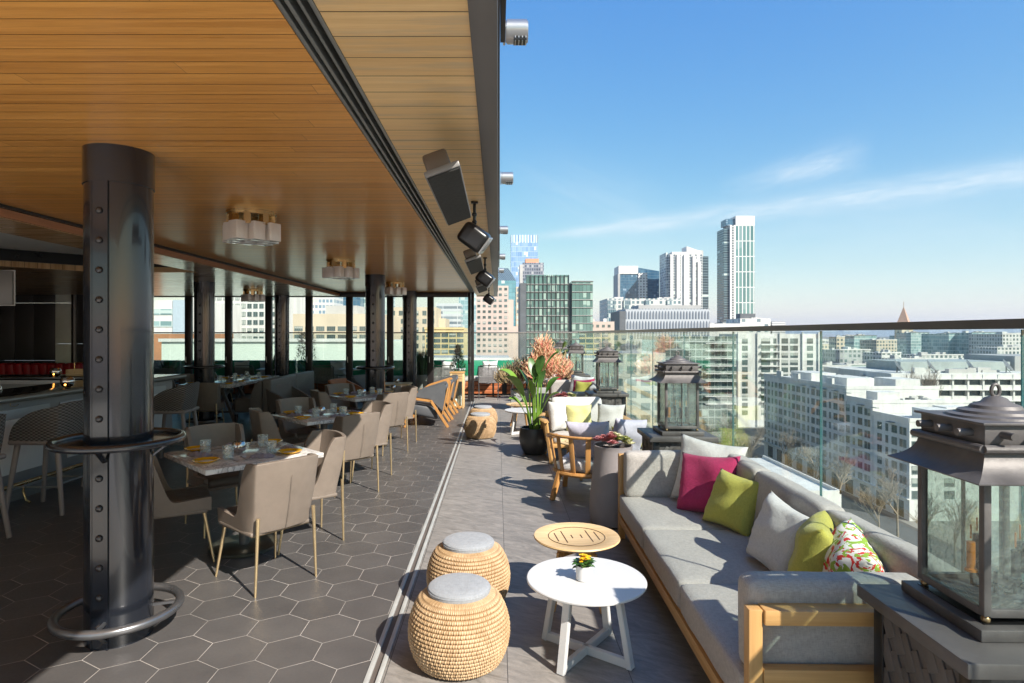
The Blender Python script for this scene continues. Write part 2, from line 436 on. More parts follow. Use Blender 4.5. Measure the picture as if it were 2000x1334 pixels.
def m_marble():
    m, t, b = new_mat('white_marble'); co = t.coord()
    n = t.noise(co, 3.2, 8, .62, 1.6); n2 = t.noise(t.mapping(co, (1,1,1), (.3,.2,.6)), 7, 8, .6, 2.2)
    v = t.ramp(t.m('ABSOLUTE', t.m('SUBTRACT', n, .5)), 0, .06, 1, 0); v2 = t.ramp(t.m('ABSOLUTE', t.m('SUBTRACT', n2, .5)), 0, .03, .8, 0)
    f = t.m('MAXIMUM', v, v2, clamp=True)
    base = t.mix(t.ramp(t.noise(co, 2, 3), .35, .65), (.72,.70,.68), (.84,.83,.82))
    t.set(b.inputs['Base Color'], t.mix(t.m('MULTIPLY', f, .75), base, (.25,.23,.23)))
    b.inputs['Roughness'].default_value = .12
    return m
K['marble'] = m_marble()
def m_floral():
    m, t, b = new_mat('floral_print'); co = t.coord()
    w = t.mapping(co, (1,1,1), (0,.5,0))
    n1 = t.noise(w, 11, 3, .5, 2.6); n2 = t.noise(t.mapping(w, (1,1,1), (0,0,0), (5,3,1)), 10, 3, .5, 2.8)
    c = t.mix(t.m('GREATER_THAN', n1, .53), (.78,.76,.70), (.60,.035,.03))
    c = t.mix(t.m('GREATER_THAN', n2, .55), c, (.27,.42,.05))
    t.set(b.inputs['Base Color'], c); b.inputs['Roughness'].default_value = .85
    return m
K['floral'] = m_floral()
def m_weave():
    m, t, b = new_mat('woven_grey_rope'); co = t.coord(); s = t.sep(co)
    a = t.m('ARCTAN2', s[1], s[0])
    u = t.m('MULTIPLY', a, 15); v = t.m('MULTIPLY', s[2], 70)
    ch = t.m('MULTIPLY', t.m('SINE', t.m('MULTIPLY', u, 2.2)), t.m('SINE', t.m('MULTIPLY', v, 3.1416)))
    n = t.noise(co, 60, 3)
    f = t.ramp(ch, -.6, .7)
    t.set(b.inputs['Base Color'], t.mix(f, (.035,.032,.031), t.mix(n, (.16,.15,.147), (.24,.228,.22))))
    b.inputs['Roughness'].default_value = .6
    t.set(b.inputs['Normal'], t.bump(ch, .8, .006))
    return m
K['weave'] = m_weave()
def m_rattan():
    m, t, b = new_mat('rattan'); co = t.coord(); s = t.sep(co)
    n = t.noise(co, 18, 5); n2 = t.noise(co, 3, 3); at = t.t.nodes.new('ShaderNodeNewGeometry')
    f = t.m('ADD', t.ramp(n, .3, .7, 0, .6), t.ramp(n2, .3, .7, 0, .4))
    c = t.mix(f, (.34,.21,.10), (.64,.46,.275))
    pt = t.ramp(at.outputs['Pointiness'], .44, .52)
    t.set(b.inputs['Base Color'], t.mix(pt, (.22,.12,.05), c))  # shade in the creases between strands is put into the colour
    b.inputs['Roughness'].default_value = .45
    t.set(b.inputs['Normal'], t.bump(n, .2, .004))
    return m
K['rattan'] = m_rattan()
def m_hex():
    m, t, b = new_mat('hexagonal_floor_tiles'); co = t.coord(); s = t.sep(co)
    w = .30; h = w*math.sqrt(3); cx, cy = -1.712, 3.255
    def cell(ox, oy):
        x = t.m('DIVIDE', t.m('SUBTRACT', s[0], cx+ox), w); y = t.m('DIVIDE', t.m('SUBTRACT', s[1], cy+oy), h)
        ix = t.m('ROUND', x); iy = t.m('ROUND', y)
        gx = t.m('MULTIPLY', t.m('SUBTRACT', x, ix), w); gy = t.m('MULTIPLY', t.m('SUBTRACT', y, iy), h)
        ax, ay = t.m('ABSOLUTE', gx), t.m('ABSOLUTE', gy)
        d = t.m('MAXIMUM', ax, t.m('ADD', t.m('MULTIPLY', ax, .5), t.m('MULTIPLY', ay, .8660254)))
        return d, ix, iy
    d1, ix1, iy1 = cell(0, 0); d2, ix2, iy2 = cell(w/2, h/2)
    d = t.m('MINIMUM', d1, d2); sel = t.m('LESS_THAN', d1, d2)
    idv = t.white(t.comb(t.m('ADD', ix1, t.m('MULTIPLY', sel, 77)), t.m('MULTIPLY', t.m('ADD', iy1, t.m('MULTIPLY', iy2, .37)), 1.), t.m('MULTIPLY', ix2, sel)))
    r1 = t.white(t.comb(ix1, iy1, 1.)); r2 = t.white(t.comb(ix2, iy2, 2.))
    rr = t.m('ADD', t.m('MULTIPLY', r1, sel), t.m('MULTIPLY', r2, t.m('SUBTRACT', 1, sel)))
    e = t.m('SUBTRACT', w/2, d)
    grout = t.m('LESS_THAN', e, .0019)
    n = t.noise(co, 5, 5); n2 = t.noise(co, 60, 3)
    base = t.mix(t.m('ADD', t.ramp(n, .3, .7, 0, .5), t.m('MULTIPLY', rr, .5)), (.074,.070,.069), (.104,.098,.096))
    g = t.mix(n, (.42,.38,.35), (.52,.48,.44))
    t.set(b.inputs['Base Color'], t.mix(grout, base, g))
    t.set(b.inputs['Roughness'], t.m('ADD', t.ramp(n2, .3, .7, .36, .46), t.m('MULTIPLY', grout, .4)))
    sm_ = t.ramp(t.noise(co, 1.1, 7, .65), .45, .72, 0, .30); base = t.mix(sm_, base, (.16,.15,.14)); t.set(b.inputs['Base Color'], t.mix(grout, base, t.mix(t.ramp(t.noise(co, 2.3, 4), .35, .65), g, (.26,.24,.22))))
    hh = t.m('ADD', t.ramp(e, 0, .004), t.m('MULTIPLY', n2, .05))
    t.set(b.inputs['Normal'], t.bump(t.m('ADD', hh, t.m('MULTIPLY', n, .15)), .3, .003))
    return m
K['hex'] = m_hex()
def m_stone(name='slate_floor_tiles', ox=.05, oy=3.435, sz=.608):
    m, t, b = new_mat(name); co = t.coord(); s = t.sep(co)
    u = t.m('DIVIDE', t.m('SUBTRACT', s[0], ox), sz); v = t.m('DIVIDE', t.m('SUBTRACT', s[1], oy), sz)
    ui, vi, uf, vf = t.m('FLOOR', u), t.m('FLOOR', v), t.m('FRACT', u), t.m('FRACT', v)
    du = t.m('MULTIPLY', t.m('MINIMUM', uf, t.m('SUBTRACT', 1, uf)), sz); dv = t.m('MULTIPLY', t.m('MINIMUM', vf, t.m('SUBTRACT', 1, vf)), sz)
    r = t.white(t.comb(ui, vi, 3.))
    ang = t.m('MULTIPLY', t.m('SUBTRACT', r, .5), .7)
    x2 = t.m('ADD', s[0], t.m('MULTIPLY', s[1], ang)); 
    st = t.noise(t.comb(t.m('MULTIPLY', x2, 4.5), t.m('ADD', t.m('MULTIPLY', s[1], 11), t.m('MULTIPLY', x2, 6)), t.m('MULTIPLY', r, 30)), 1.3, 8, .65, 1.2)
    fine = t.noise(co, 90, 4)
    f = t.m('ADD', t.m('ADD', t.ramp(st, .32, .68, 0, .75), t.m('MULTIPLY', r, .18)), t.ramp(fine, .3, .7, 0, .15))
    base = t.mix(f, (.13,.121,.112), (.33,.307,.285))
    gd = t.m('LESS_THAN', du, .0018); gl = t.m('LESS_THAN', dv, .0016)
    c = t.mix(gl, base, (.36,.33,.30)); c = t.mix(gd, c, (.03,.03,.03))
    t.set(b.inputs['Base Color'], c)
    t.set(b.inputs['Roughness'], t.ramp(st, .3, .7, .42, .6))
    t.set(b.inputs['Normal'], t.bump(t.m('SUBTRACT', t.m('MULTIPLY', st, .8), t.m('MULTIPLY', t.m('MAXIMUM', gd, gl), 1.)), .3, .006))
    return m
K['slate'] = m_stone()
K['ceil_in'] = boards('interior_ceiling_boards', (.46,.18,.036), (.92,.455,.115), .104, .34, .25, 3.1, .004)
K['ceil_low'] = boards('lower_ceiling_boards', (.36,.19,.07), (.76,.50,.24), .104, .28, .45, 2.7, .004)
K['ceil_out'] = boards('exterior_ceiling_boards', (.62,.37,.14), (.90,.63,.31), .161, .42, 0., 9., .006, weather=.55)

# ------------------------------------------------------------------ the setting of the rooftop
RY = -.6         # unseen roof end, cut short behind the camera to let in more light
YW = 15.2          # window wall
struct('dining_floor', MB().bb(-12.5, -.655, -9, YW, -.05, 0), K['hex'])
struct('bounce_deck', MB().bb(-12.5, -.656, -9, 2.1, -.05, .004), M('bounce_deck_surface', (.72,.70,.67), .7, 0, .08, 2))  # unseen pale deck added behind the camera to bounce sunlight under the roof
struct('terrace_floor', MB().bb(-.57, 2.75, -9, 18.6, -.05, .0), K['slate'])
struct('rear_terrace_floor', MB().bb(-12.5, -.571, YW, 18.6, -.05, -.001), K['slate'])
tb = MB()
for a, c in ((-.654,-.630), (-.596,-.572)): tb.bb(a, c, -9, YW, -.04, .006, .002)
tb.bb(-.630, -.596, -9, YW, -.05, -.008, mat=1)
tb.build('floor_track', [K['floorstrip'], M('track_slot', (.16,.135,.12), .5, .3)], label='silver sliding door track set in floor between dark hexagon tiles and grey slate', cat='door track')
# building slab under the terrace
struct('roof_slab', MB().bb(-12.5, 2.75, -9, 18.6, -.6, -.055), M('slab_edge', (.30,.30,.29), .8))
struct('ceiling', MB().bb(-3.95, -.69, RY, YW+.02, 2.72, 2.80), K['ceil_in'])
struct('outer_ceiling', MB().bb(-.565, -.091, RY, 16.6, 2.72, 2.80), K['ceil_out'])
rc = MB()   # lower ceiling with the recess over the bar
rc.bb(-4.53, -3.955, RY, YW, 2.62, 2.70); rc.bb(-12.5, -6.85, RY, YW, 2.62, 2.70); rc.bb(-6.85, -4.53, 9.2, YW, 2.62, 2.70)
rc.prism([(-6.85,8.3), (-6.85,9.2), (-5.95,9.2)], 2.62, 2.70)
struct('lower_ceiling', rc, K['ceil_low'])
struct('ceiling_trim', MB().bb(-3.952, -3.925, RY, YW-.02, 2.625, 2.69), K['orange_trim'])
struct('ceiling_shadow_gap', MB().bb(-3.951, -3.90, RY, YW-.02, 2.692, 2.718), K['black'])
rk = MB()
rk.bb(-4.545, -4.50, RY, 9.2, 2.70, 2.95); rk.bb(-6.85, -4.53, 9.2, 9.25, 2.70, 2.95); rk.bb(-6.9, -6.85, RY, 9.2, 2.70, 2.95)
rk.bar((-6.85,8.3,2.825), (-5.95,9.2,2.825), .04, .25)
struct('ceiling_recess_frame', rk, K['black'])
struct('ceiling_recess', MB().bb(-6.9, -4.5, RY, 9.25, 2.86, 2.90), K['offwhite'])
ct = MB()
for a, c, z in ((-.690,-.672,2.722), (-.655,-.640,2.718), (-.618,-.606,2.720), (-.582,-.566,2.716)): ct.bb(a, c, RY, YW+.6, z, 2.79, .003)
ct.bb(-.69, -.566, RY, YW+.6, 2.765, 2.80, mat=1)
ct.build('ceiling_track', [K['track'], M('track_grey', (.10,.095,.085), .5, .3)], label='grey steel sliding door track set in the timber ceiling', cat='door track')
fa = MB(); fa.bb(-.0915, 0, RY, 16.6, 2.70, 3.0, .004); fa.bb(-.57, -.0915, 16.55, 16.6, 2.70, 3.0)
struct('roof_fascia', fa, K['fascia'])
up = thing('upper_storey', 'upper wall of the hotel rising straight above the roof edge', 'building', (-6.25, 7.4, 3.0))
MB().bb(-6.25, 6.26, RY-7.4, 11.5, 0, 14).build('wall', M('upper_wall', (.13,.13,.14), .5, .2), up)
MB().bb(6.262, 6.285, RY-7.4, -4.55, .06, 14).build('cladding_panel', K['frame'], up)
MB().bb(6.262, 6.285, 2.6, 5.2, .06, 14).build('cladding_panel', K['frame'], up)
vent0 = None
for i, Y in enumerate((3.84, 7.46, 11.2, 15.1, 18.4)):
    lab = ['nearest round grey wall vent, high against the open sky', 'second round grey wall vent along the roof edge', 'third round grey wall vent along the roof edge', 'fourth round grey wall vent along the roof edge', 'farthest and smallest round grey wall vent'][i]
    if vent0 is None:
        v = thing('wall_vent', lab, 'vent', (.035, Y, 3.6), 0, 'round vents on the upper wall'); vent0 = v
        MB().cyl((.085,0,0), .073, .14, 32, rot=(0,PI/2,0), bev=.008).build('hood', K['alu'], v)
        MB().cyl((.006,0,0), .078, .014, 32, rot=(0,PI/2,0)).build('collar', K['alu'], v)
        g = MB()
        for k in range(4): g.box((.075+k*.022, -.02, -.066), (.006,.07,.03))
        g.box((.105,-.02,-.07), (.08,.08,.012), mat=1)
        g.build('grille', [K['alu'], K['black']], v)
    else: copy_tree(vent0, (.035, Y, 3.6), 0, lab)
# walls of the room
wl = thing('left_wall', 'dark panelled wall beyond the bar', 'wall', (-12.3, 5, 0))
MB().bb(-.2, 0, -9, 10.2, 0, 2.62).build('wall_panel', K['wallpanel'], wl)
bw = thing('panelled_wall', 'dark metal panelled wall behind the red banquette', 'wall', (-10.5, 14.5, 0))
for a, c in ((-1.8,-1.0), (-.99,-.55), (-.54,-.03)):
    for z0, z1 in ((0,1.05), (1.056,2.42), (2.426,2.62)):
        MB().bb(a+.003, c, 0, .08, z0, z1, .003).build('wall_panel', K['wallpanel'], bw)
for z0, z1 in ((0,1.45), (1.456,2.42), (2.426,2.62)):
    MB().bb(-.025, .36, -.002, .06, z0, z1, .003).build('frosted_panel', K['frost'], bw)
MB().bb(.37, .42, -.03, .08, 0, 2.62).build('post', K['black'], bw); MB().bb(.425, .47, -.03, .08, 0, 2.62).build('trim_strip', K['alu'], bw)
for a, c in ((.475,1.0), (1.005,1.95)):
    for z0, z1 in ((0,1.45), (1.456,2.62)): MB().bb(a, c, 0, .08, z0, z1, .003).build('wall_panel', K['wallpanel'], bw)

# ------------------------------------------------------------------ folding glass wall
ww = thing('glass_folding_wall', 'row of tall dark framed glass doors closing the far end of the dining room', 'glass door', (-4.6, YW, 0))
cxs = [(p-VX)/F*YW+4.6 for p in (290, 368.5, 446.5, 525, 603.5, 682.5, 762, 841)]
for x in cxs: MB().bb(x-.078, x+.078, -.05, .06, 0, 2.60, .006).build('mullion', K['frame'], ww)
xe = (920-VX)/F*YW+4.6
MB().bb(xe-.075, xe-.005, -.06, .07, 0, 2.72, .006).build('mullion', K['frame'], ww)
MB().bb(xe+.002, xe+.075, -.06, .07, 0, 2.72, .006).build('mullion', K['frame'], ww)
MB().bb(cxs[0], xe-.08, -.07, .05, 2.60, 2.72, .004).build('header', K['frame'], ww)
MB().bb(cxs[0], xe-.08, -.04, .05, 0, .06, .004).build('sill', K['frame'], ww)
ed = cxs + [xe]
for a, c in zip(ed[:-1], ed[1:]):
    MB().bb(a+.079, c-.079, -.006, .006, .06, 2.60).build('glass_panel', K['glass_win'], ww)
    h = MB(); h.tube([(c-.02,-.06,.98), (c-.02,-.10,.98), (c-.02,-.10,1.12)], .008, 8); h.build('door_handle', K['alu'], ww)

# ------------------------------------------------------------------ columns
def make_column(lab, top, rings=True):
    c = thing('steel_column', lab, 'column', (0,0,0), 0, 'riveted steel columns')
    MB().cyl((0,0,(top-.2)/2), .170, top-.2, 64).build('shaft', K['steel'], c)
    MB().cyl((0,0,top-.1), .176, .2, 64).build('collar', K['steel'], c)
    s = MB(); s.box((0,-.168,(top-.2)/2), (.075,.012,top-.2)); s.box((.043,-.168,(top-.2)/2), (.008,.022,top-.2)); s.box((-.043,-.166,(top-.2)/2), (.008,.02,top-.2))
    s.build('seam_strip', K['steel'], c)
    z = .12; r0 = None
    while z < top-.28:
        if r0 is None:
            r0 = MB().ball((0,0,0), .019, (1,.8,1), 16).build('rivet', K['chrome_dark'], c, (0,-.176,z))
        else: dup(r0, (0,-.176,z))
        z += .16
    if rings:
        l = MB(); l.tube([(.318*math.cos(a), .318*math.sin(a), 1.10) for a in [2*PI*k/64 for k in range(64)]], .021, 12, closed=True)
        l.lathe([(.171,1.086), (.31,1.086), (.31,1.094), (.171,1.094)], 64); l.build('drink_ledge', K['steel'], c)
        f = MB(); f.tube([(.305*math.cos(a), .305*math.sin(a), .145) for a in [2*PI*k/64 for k in range(64)]], .024, 12, closed=True); f.build('foot_ring', K['ring'], c)
        for a in (R(20), R(140), R(-80)):
            b = MB(); ca, sa = math.cos(a), math.sin(a)
            b.bar((.165*ca,.165*sa,1.0), (.27*ca,.27*sa,1.083), .028, .01)
            b.build('ledge_bracket', K['steel'], c)
            b = MB(); b.bar((.16*ca,.16*sa,.145), (.30*ca,.30*sa,.145), .014, .014); b.build('ring_spoke', K['ring'], c)
            b = MB(); b.bar((.165*ca,.165*sa,.03), (.27*ca,.27*sa,.125), .022, .008); b.build('ring_brace', K['ring'], c)
    return c
K['chrome_dark'] = M('rivet_steel', (.06,.058,.062), .22, .6, .05)
K['ring'] = M('worn_steel', (.20,.20,.21), .3, .75, .15, 8)
cA = make_column('large dark steel column with ledge and foot ring, nearest the camera', 2.72); cA.location = (-2.136, 3.44, 0)
cB = copy_tree(cA, (-2.15, 10.7, 0), 0, 'dark riveted column with ledge ring behind the last marble table')
cC = make_column('slim looking dark riveted column right beside the tall planter grass', 2.72, False); cC.location = (-2.13, 14.75, 0)
cD = make_column('dark riveted column with two rings by the long communal table', 2.62); cD.location = (-5.27, 10.95, 0)
cE = make_column('dark riveted column just behind the end of the grey banquette', 2.62, False); cE.location = (-5.24, 14.8, 0)

# ------------------------------------------------------------------ ceiling lights
def make_light(lab):
    c = thing('ceiling_light', lab, 'ceiling light', (0,0,0), R(12), 'brass and ribbed glass ceiling lights')
    MB().lathe([(.0,0), (.20,0), (.20,-.02), (.19,-.02), (.19,-.035), (0,-.035)], 48).build('canopy', K['brass'], c)
    for k in range(8):
        a = 2*PI*k/8; x, y = .165*math.cos(a), .165*math.sin(a)
        MB().box((x,y,-.075), (.055,.055,.09), (0,0,a)).build('arm_box', K['brass'], c)
    for k in range(8):
        a = 2*PI*(k+.5)/8; rr = .185 if k % 2 else .15
        x, y = rr*math.cos(a), rr*math.sin(a)
        s = MB(); s.box((x,y,-.175), (.105,.105,.15), (0,0,PI/4), .006)
        for q in range(9):
            for sx, sy in ((1,0), (-1,0), (0,1), (0,-1)):
                o = (q-4)*.0115; px, py = (sx*.053+abs(sy)*o, sy*.053+abs(sx)*o)
                cx2, sx2 = math.cos(PI/4), math.sin(PI/4)
                s.box((x+px*cx2-py*sx2, y+px*sx2+py*cx2, -.175), (.0045,.0045,.146), (0,0,PI/4))
        s.build('glass_shade', K['ribglass'], c)
    return c
l1 = make_light('largest ceiling light of grey ribbed glass boxes, above the front marble table'); l1.location = (-2.08, 5.15, 2.72)
copy_tree(l1, (-2.2, 8.55, 2.72), .5, 'middle ceiling light above the second and third marble tables')
copy_tree(l1, (-2.08, 12.3, 2.72), .1, 'small looking ceiling light just right of the second round column')
copy_tree(l1, (-5.18, 12.9, 2.62), .3, 'ceiling light on the lower ceiling above the long communal table')

# ------------------------------------------------------------------ heaters and speakers under the outer ceiling
def make_heater(lab):
    c = thing('patio_heater', lab, 'heater', (0,0,0), 0, 'flat heaters under the outer ceiling')
    MB().box((0,0,0), (.17,1.2,.03), (0,0,0), .006).build('housing', K['tvgrey'], c)
    MB().box((0,0,-.017), (.155,1.185,.012)).build('heating_panel', K['mesh_grey'], c)
    b = MB(); b.box((-.01,-.15,.07), (.12,.75,.09), None, .015); b.build('back_box', M('bronze_box', (.13,.10,.075), .45, .3), c)
    return c
h1 = make_heater('largest flat dark heater panel hung under the timber overhang')
h1.location = (-.255, 3.38, 2.45); h1.rotation_euler = (R(0), R(-20), 0)
h2 = copy_tree(h1, (-.25, 6.7, 2.45), label='second flat dark heater panel, between two black speakers', rot=(0,R(-20),0))
h3 = copy_tree(h1, (-.26, 10.1, 2.45), label='farthest small flat heater panel near the end of the overhang', rot=(0,R(-20),0))
def make_speaker(lab):
    c = thing('wall_speaker', lab, 'speaker', (0,0,0), 0, 'black speakers under the outer ceiling')
    b = MB(); b.cyl((0,0,.295), .028, .02, 16); b.tube([(0,0,.29), (0,0,.2), (0,.0,.14)], .012, 8); b.ball((0,0,.2), .02); b.ball((0,0,.14), .02)
    b.build('bracket', K['black'], c)
    s = MB(); s.box((0,0,0), (.17,.20,.22), None, .04, 4); s.build('cabinet', K['black'], c, (0,-.02,.02), (R(14),R(-52),R(-18)))
    g = MB(); g.box((0,0,-.108), (.150,.18,.014), None, .006); g.box((0,0,-.117), (.09,.12,.006), None, .002, mat=1)
    g.build('grille', [K['alu'], K['tvgrey']], c, (0,-.02,.02), (R(14),R(-52),R(-18)))
    return c
s1 = make_speaker('largest black speaker on a bracket beside the first heater'); s1.location = (-.18, 4.72, 2.42)
copy_tree(s1, (-.17, 8.2, 2.42), 0, 'middle black speaker beyond the second heater')
copy_tree(s1, (-.19, 13.2, 2.42), 0, 'farthest black speaker at the end of the overhang, against the pale tower')

# ------------------------------------------------------------------ glass railing
SL = .021
def xr(Y): return 2.03 + SL*Y
gr = thing('glass_railing', 'frameless glass windscreen with dark handrail along the right side of the terrace', 'railing', (0,0,0))
YE = 17.9
MB().bar((xr(-2.6),-2.6,1.738), (xr(YE),YE,1.738), .045, .040, bev=.004).build('handrail', K['rail'], gr)
MB().bar((xr(-2.6),-2.6,.05), (xr(YE),YE,.05), .07, .12).build('base_channel', K['rail'], gr)
y = 3.985-1.57*4
while y < YE:
    y2 = min(y+1.57, YE)
    MB().bar((xr(y+.006),y+.006,.90), (xr(y2-.006),y2-.006,.90), 1.63, .012) if False else None
    g = MB(); a, c = xr(y+.006), xr(y2-.006)
    g.prism([(a-.006,y+.006), (a+.006,y+.006), (c+.006,y2-.006), (c-.006,y2-.006)], .05, 1.72); g.build('glass_panel', K['glass_rail'], gr)
    MB().bb(xr(y2)-.0075, xr(y2)+.0075, y2-.0045, y2-.0005, .06, 1.715).build('glass_edge', K['glass_edge'], gr)
    y = y2
ge = thing('end_glass_railing', 'glass windscreen with thin handrail closing the far end of the terrace behind the green banquette', 'railing', (0,0,0))
MB().bb(-12.4, xr(YE)-.03, YE-.03, YE+.03, 1.70, 1.735, .004).build('handrail', K['rail'], ge)
x = xr(YE)-.03
while x > -12:
    x2 = x-1.5
    MB().bb(x2+.006, x-.006, YE-.006, YE+.006, .0, 1.70).build('glass_panel', K['glass_rail'], ge)
    x = x2
# ------------------------------------------------------------------ dining chairs
def smooth(a, b, x):
    x = max(0, min(1, (x-a)/(b-a))); return x*x*(3-2*x)
def shell(hw, dp, z0, ztop, zside, lean, flare, thick, wing=(.34,.66), zend=None, waist=0., n1=57, n2=12, oval=False):
    """upholstered shell: U in plan, tall at the back, sweeping down along the arms. local front = +Y"""
    mb = MB()
    def fn(u, v):
        s = u*2-1; a = abs(s); sg = 1 if s > 0 else -1
        # plan path: back corner rounding
        q = a
        if q < .42: x = hw*.92*(q/.42); y = -dp + .035*(q/.42)**2
        elif q < .62:
            t = (q-.42)/.20; x = hw*.92 + hw*.08*math.sin(t*PI/2); y = -dp+.035 + .12*(1-math.cos(t*PI/2))
        else:
            t = (q-.62)/.38; x = hw*(1-.03*t); y = -dp+.155 + (2*dp-.155)*t
        zt = ztop + (zside-ztop)*smooth(wing[0], wing[1], a) + .012*(1-min(1, a/.5)**2)
        if oval: zt = zside + (ztop-zside)*math.sqrt(max(0, 1-(max(0, a-.12)/.88)**2.2))
        if zend is not None: zt += (zend-zside)*smooth(.7, 1., a)
        zb = z0
        z = zb+(zt-zb)*v; hh = (z-z0)/(ztop-z0)
        y -= lean*hh*(1-smooth(.45,.75,a)); x *= 1+flare*hh - waist*math.exp(-((hh-.22)/.18)**2)*(1-smooth(.4,.6,a))
        y += -.012*math.sin(v*PI)*(1-a)
        return Vector((sg*x, y, z))
    mb.grid(fn, n1, n2)
    mb.bake([('SOLIDIFY', dict(thickness=thick, offset=-1, use_even_offset=False)), ('BEVEL', dict(width=thick*.35, segments=2, limit_method='ANGLE', angle_limit=R(50))), ('SUBSURF', dict(levels=1))])
    return mb
def make_dining_chair(lab):
    c = thing('dining_chair', lab, 'chair', (0,0,0), 0, 'taupe leather dining chairs at the marble tables')
    sh = shell(.228, .245, .385, .850, .47, .085, .085, .034, (.575,.70), .485, .045)
    sh.build('shell', K['taupe'], c, smooth=60)
    sm = MB(); sm.tube([(0,-.262-.075*t-.012*math.sin(t*PI)*1.0-.002, .40+.36*t) for t in [k/8 for k in range(9)]], .002, 6); sm.build('back_seam', K['taupe'], c)
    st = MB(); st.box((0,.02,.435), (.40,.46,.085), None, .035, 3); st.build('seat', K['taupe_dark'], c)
    pn = MB(); pn.box((0,.0,.385), (.46,.44,.03), None, .012); pn.build('seat_pan', K['taupe'], c)
    for sx in (-1, 1):
        l = MB(); l.tube([(sx*.205,-.268,.50), (sx*.225,-.27,0)], [.013,.008], 10); l.build('leg', K['legbrass'], c)
        l = MB(); l.tube([(sx*.19,.19,.40), (sx*.225,.262,0)], [.013,.008], 10); l.build('leg', K['legbrass'], c)
    b = MB(); b.tube([(-.215,-.20,.37), (.215,-.20,.37)], .008, 8); b.tube([(-.19,.19,.375), (.19,.19,.375)], .008, 8); b.build('stretcher', K['legbrass'], c)
    return c
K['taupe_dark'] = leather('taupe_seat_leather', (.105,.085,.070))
TT = [(-2.02,4.85,'front'), (-2.03,7.13,'second'), (-2.04,9.38,'third')]
def make_table(lab):
    c = thing('marble_table', lab, 'table', (0,0,0), 0, 'square marble dining tables')
    t = MB(); t.box((0,0,.732), (.90,.90,.036), None, .004); t.build('tabletop', K['marble'], c)
    MB().cyl((0,0,.37), .038, .70, 24).build('pedestal', K['fascia'], c)
    MB().box((0,0,.705), (.4,.4,.018)).build('top_plate', K['black'], c)
    MB().lathe([(0,.0), (.255,.0), (.26,.006), (.26,.024), (.25,.03), (0,.03)], 56).build('base', K['basebronze'], c)
    return c
K['basebronze'] = M('bronze_base', (.14,.135,.105), .3, .7, .15, 5)
tb0 = make_table('front square marble table set for four, on a round bronze base'); tb0.location = (TT[0][0], TT[0][1], 0); tb0.rotation_euler.z = R(45)
copy_tree(tb0, (TT[1][0], TT[1][1], 0), R(45), 'second square marble table, between the front and third tables')
copy_tree(tb0, (TT[2][0], TT[2][1], 0), R(45), 'third square marble table, just before the second round column')
def face(fx, fy): return math.atan2(-fx, fy)    # rotation that turns local +Y to (fx,fy)
ch0 = make_dining_chair('taupe chair with its sunlit back to us at the front table near edge')
chairs = [((.40,-.575), (-.76,.65), 'with its back to us at the {} marble table'),
          ((.41,.16), (-.77,-.64), 'on the window side right of the {} marble table, side on'),
          ((-.42,-.24), (.86,.52), 'on the left side of the {} marble table, facing right'),
          ((-.42,.56), (.70,-.71), 'behind the {} marble table, facing the camera')]
first = True
for ti, (tx, ty, nm) in enumerate(TT):
    for ci, ((dx, dy), f, lab) in enumerate(chairs):
        lb = 'taupe leather chair ' + lab.format(nm)
        j = (random.uniform(-.01,.01), random.uniform(-.015,.015), random.uniform(-.05,.05))
        if first: o = ch0; first = False; o['label'] = lb
        else: o = copy_tree(ch0, label=lb)
        o.location = (tx+dx+j[0], ty+dy+j[1], 0); o.rotation_euler.z = face(*f)+j[2]
# place settings
TZ = .7505
def make_plate(lab):
    p = MB(); p.lathe([(0,.0), (.052,.0), (.056,.004), (.090,.016), (.095,.021), (.092,.022), (.055,.009), (0,.008)], 40)
    p.lathe([(0,.0085), (.045,.0088), (.046,.0105), (0,.0105)], 32, mat=1)
    return p.build('plate', [K['plate'], K['plate_in']], label=lab, cat='plate', group='yellow plates on the dining tables')
def make_tumbler(lab):
    g = MB(); g.lathe([(0,0), (.036,0), (.038,.004), (.042,.098), (.0405,.098), (.0365,.012), (0,.012)], 28, fn=lambda i, a, z: .0009*(1 if int(a/(2*PI)*28) % 2 else -1) if i in (2,3) else 0)
    return g.build('tumbler', K['glass_cup'], label=lab, cat='glass', group='cut glass tumblers on the dining tables')
def make_votive(lab):
    c = thing('candle_votive', lab, 'candle holder', (0,0,0), 0, 'smoked chrome candle globes')
    g = MB(); g.lathe([(0,0), (.022,0), (.044,.014), (.056,.042), (.052,.070), (.040,.088), (.038,.088), (.049,.069), (.052,.042), (.040,.018), (0,.008)], 36); g.build('globe', K['chrome'], c)
    MB().cyl((0,0,.028), .018, .030, 16).build('candle', K['wax'], c)
    return c
def make_napkin(lab):
    n = MB()
    def fn(u, v):
        x = (u-.5)*.17; y = (v-.5)*.075
        return Vector((x+.004*math.sin(v*9), y+.006*math.sin(u*7), .004+.018*(1-abs(2*v-1)**2.2)*(1-abs(2*u-1)**4)+.003*math.sin(u*22+v*4)))
    n.grid(fn, 24, 12); n.grid(lambda u, v: fn(u, v)+Vector((.006,.004,.009*(1-abs(2*v-1)**3))), 24, 12)
    n.bake([('SOLIDIFY', dict(thickness=.004, offset=-1))])
    return n.build('napkin', K['napkin'], label=lab, cat='napkin', group='folded lilac napkins on the dining tables', smooth=60)
def make_fork(lab):
    f = MB(); f.bar((0,-.09,.003), (0,.03,.003), .007, .002)
    for k in (-1,0,1): f.bar((k*.006,.03,.003), (k*.006,.09,.004), .003, .002)
    f.box((0,.035,.003), (.018,.012,.002))
    return f.build('fork', K['alu'], label=lab, cat='fork', group='forks on the dining tables')
pl0 = make_plate('x'); tu0 = make_tumbler('x'); vo0 = make_votive('x'); na0 = make_napkin('x'); fk0 = make_fork('x')
protos = [pl0, tu0, vo0, na0, fk0]
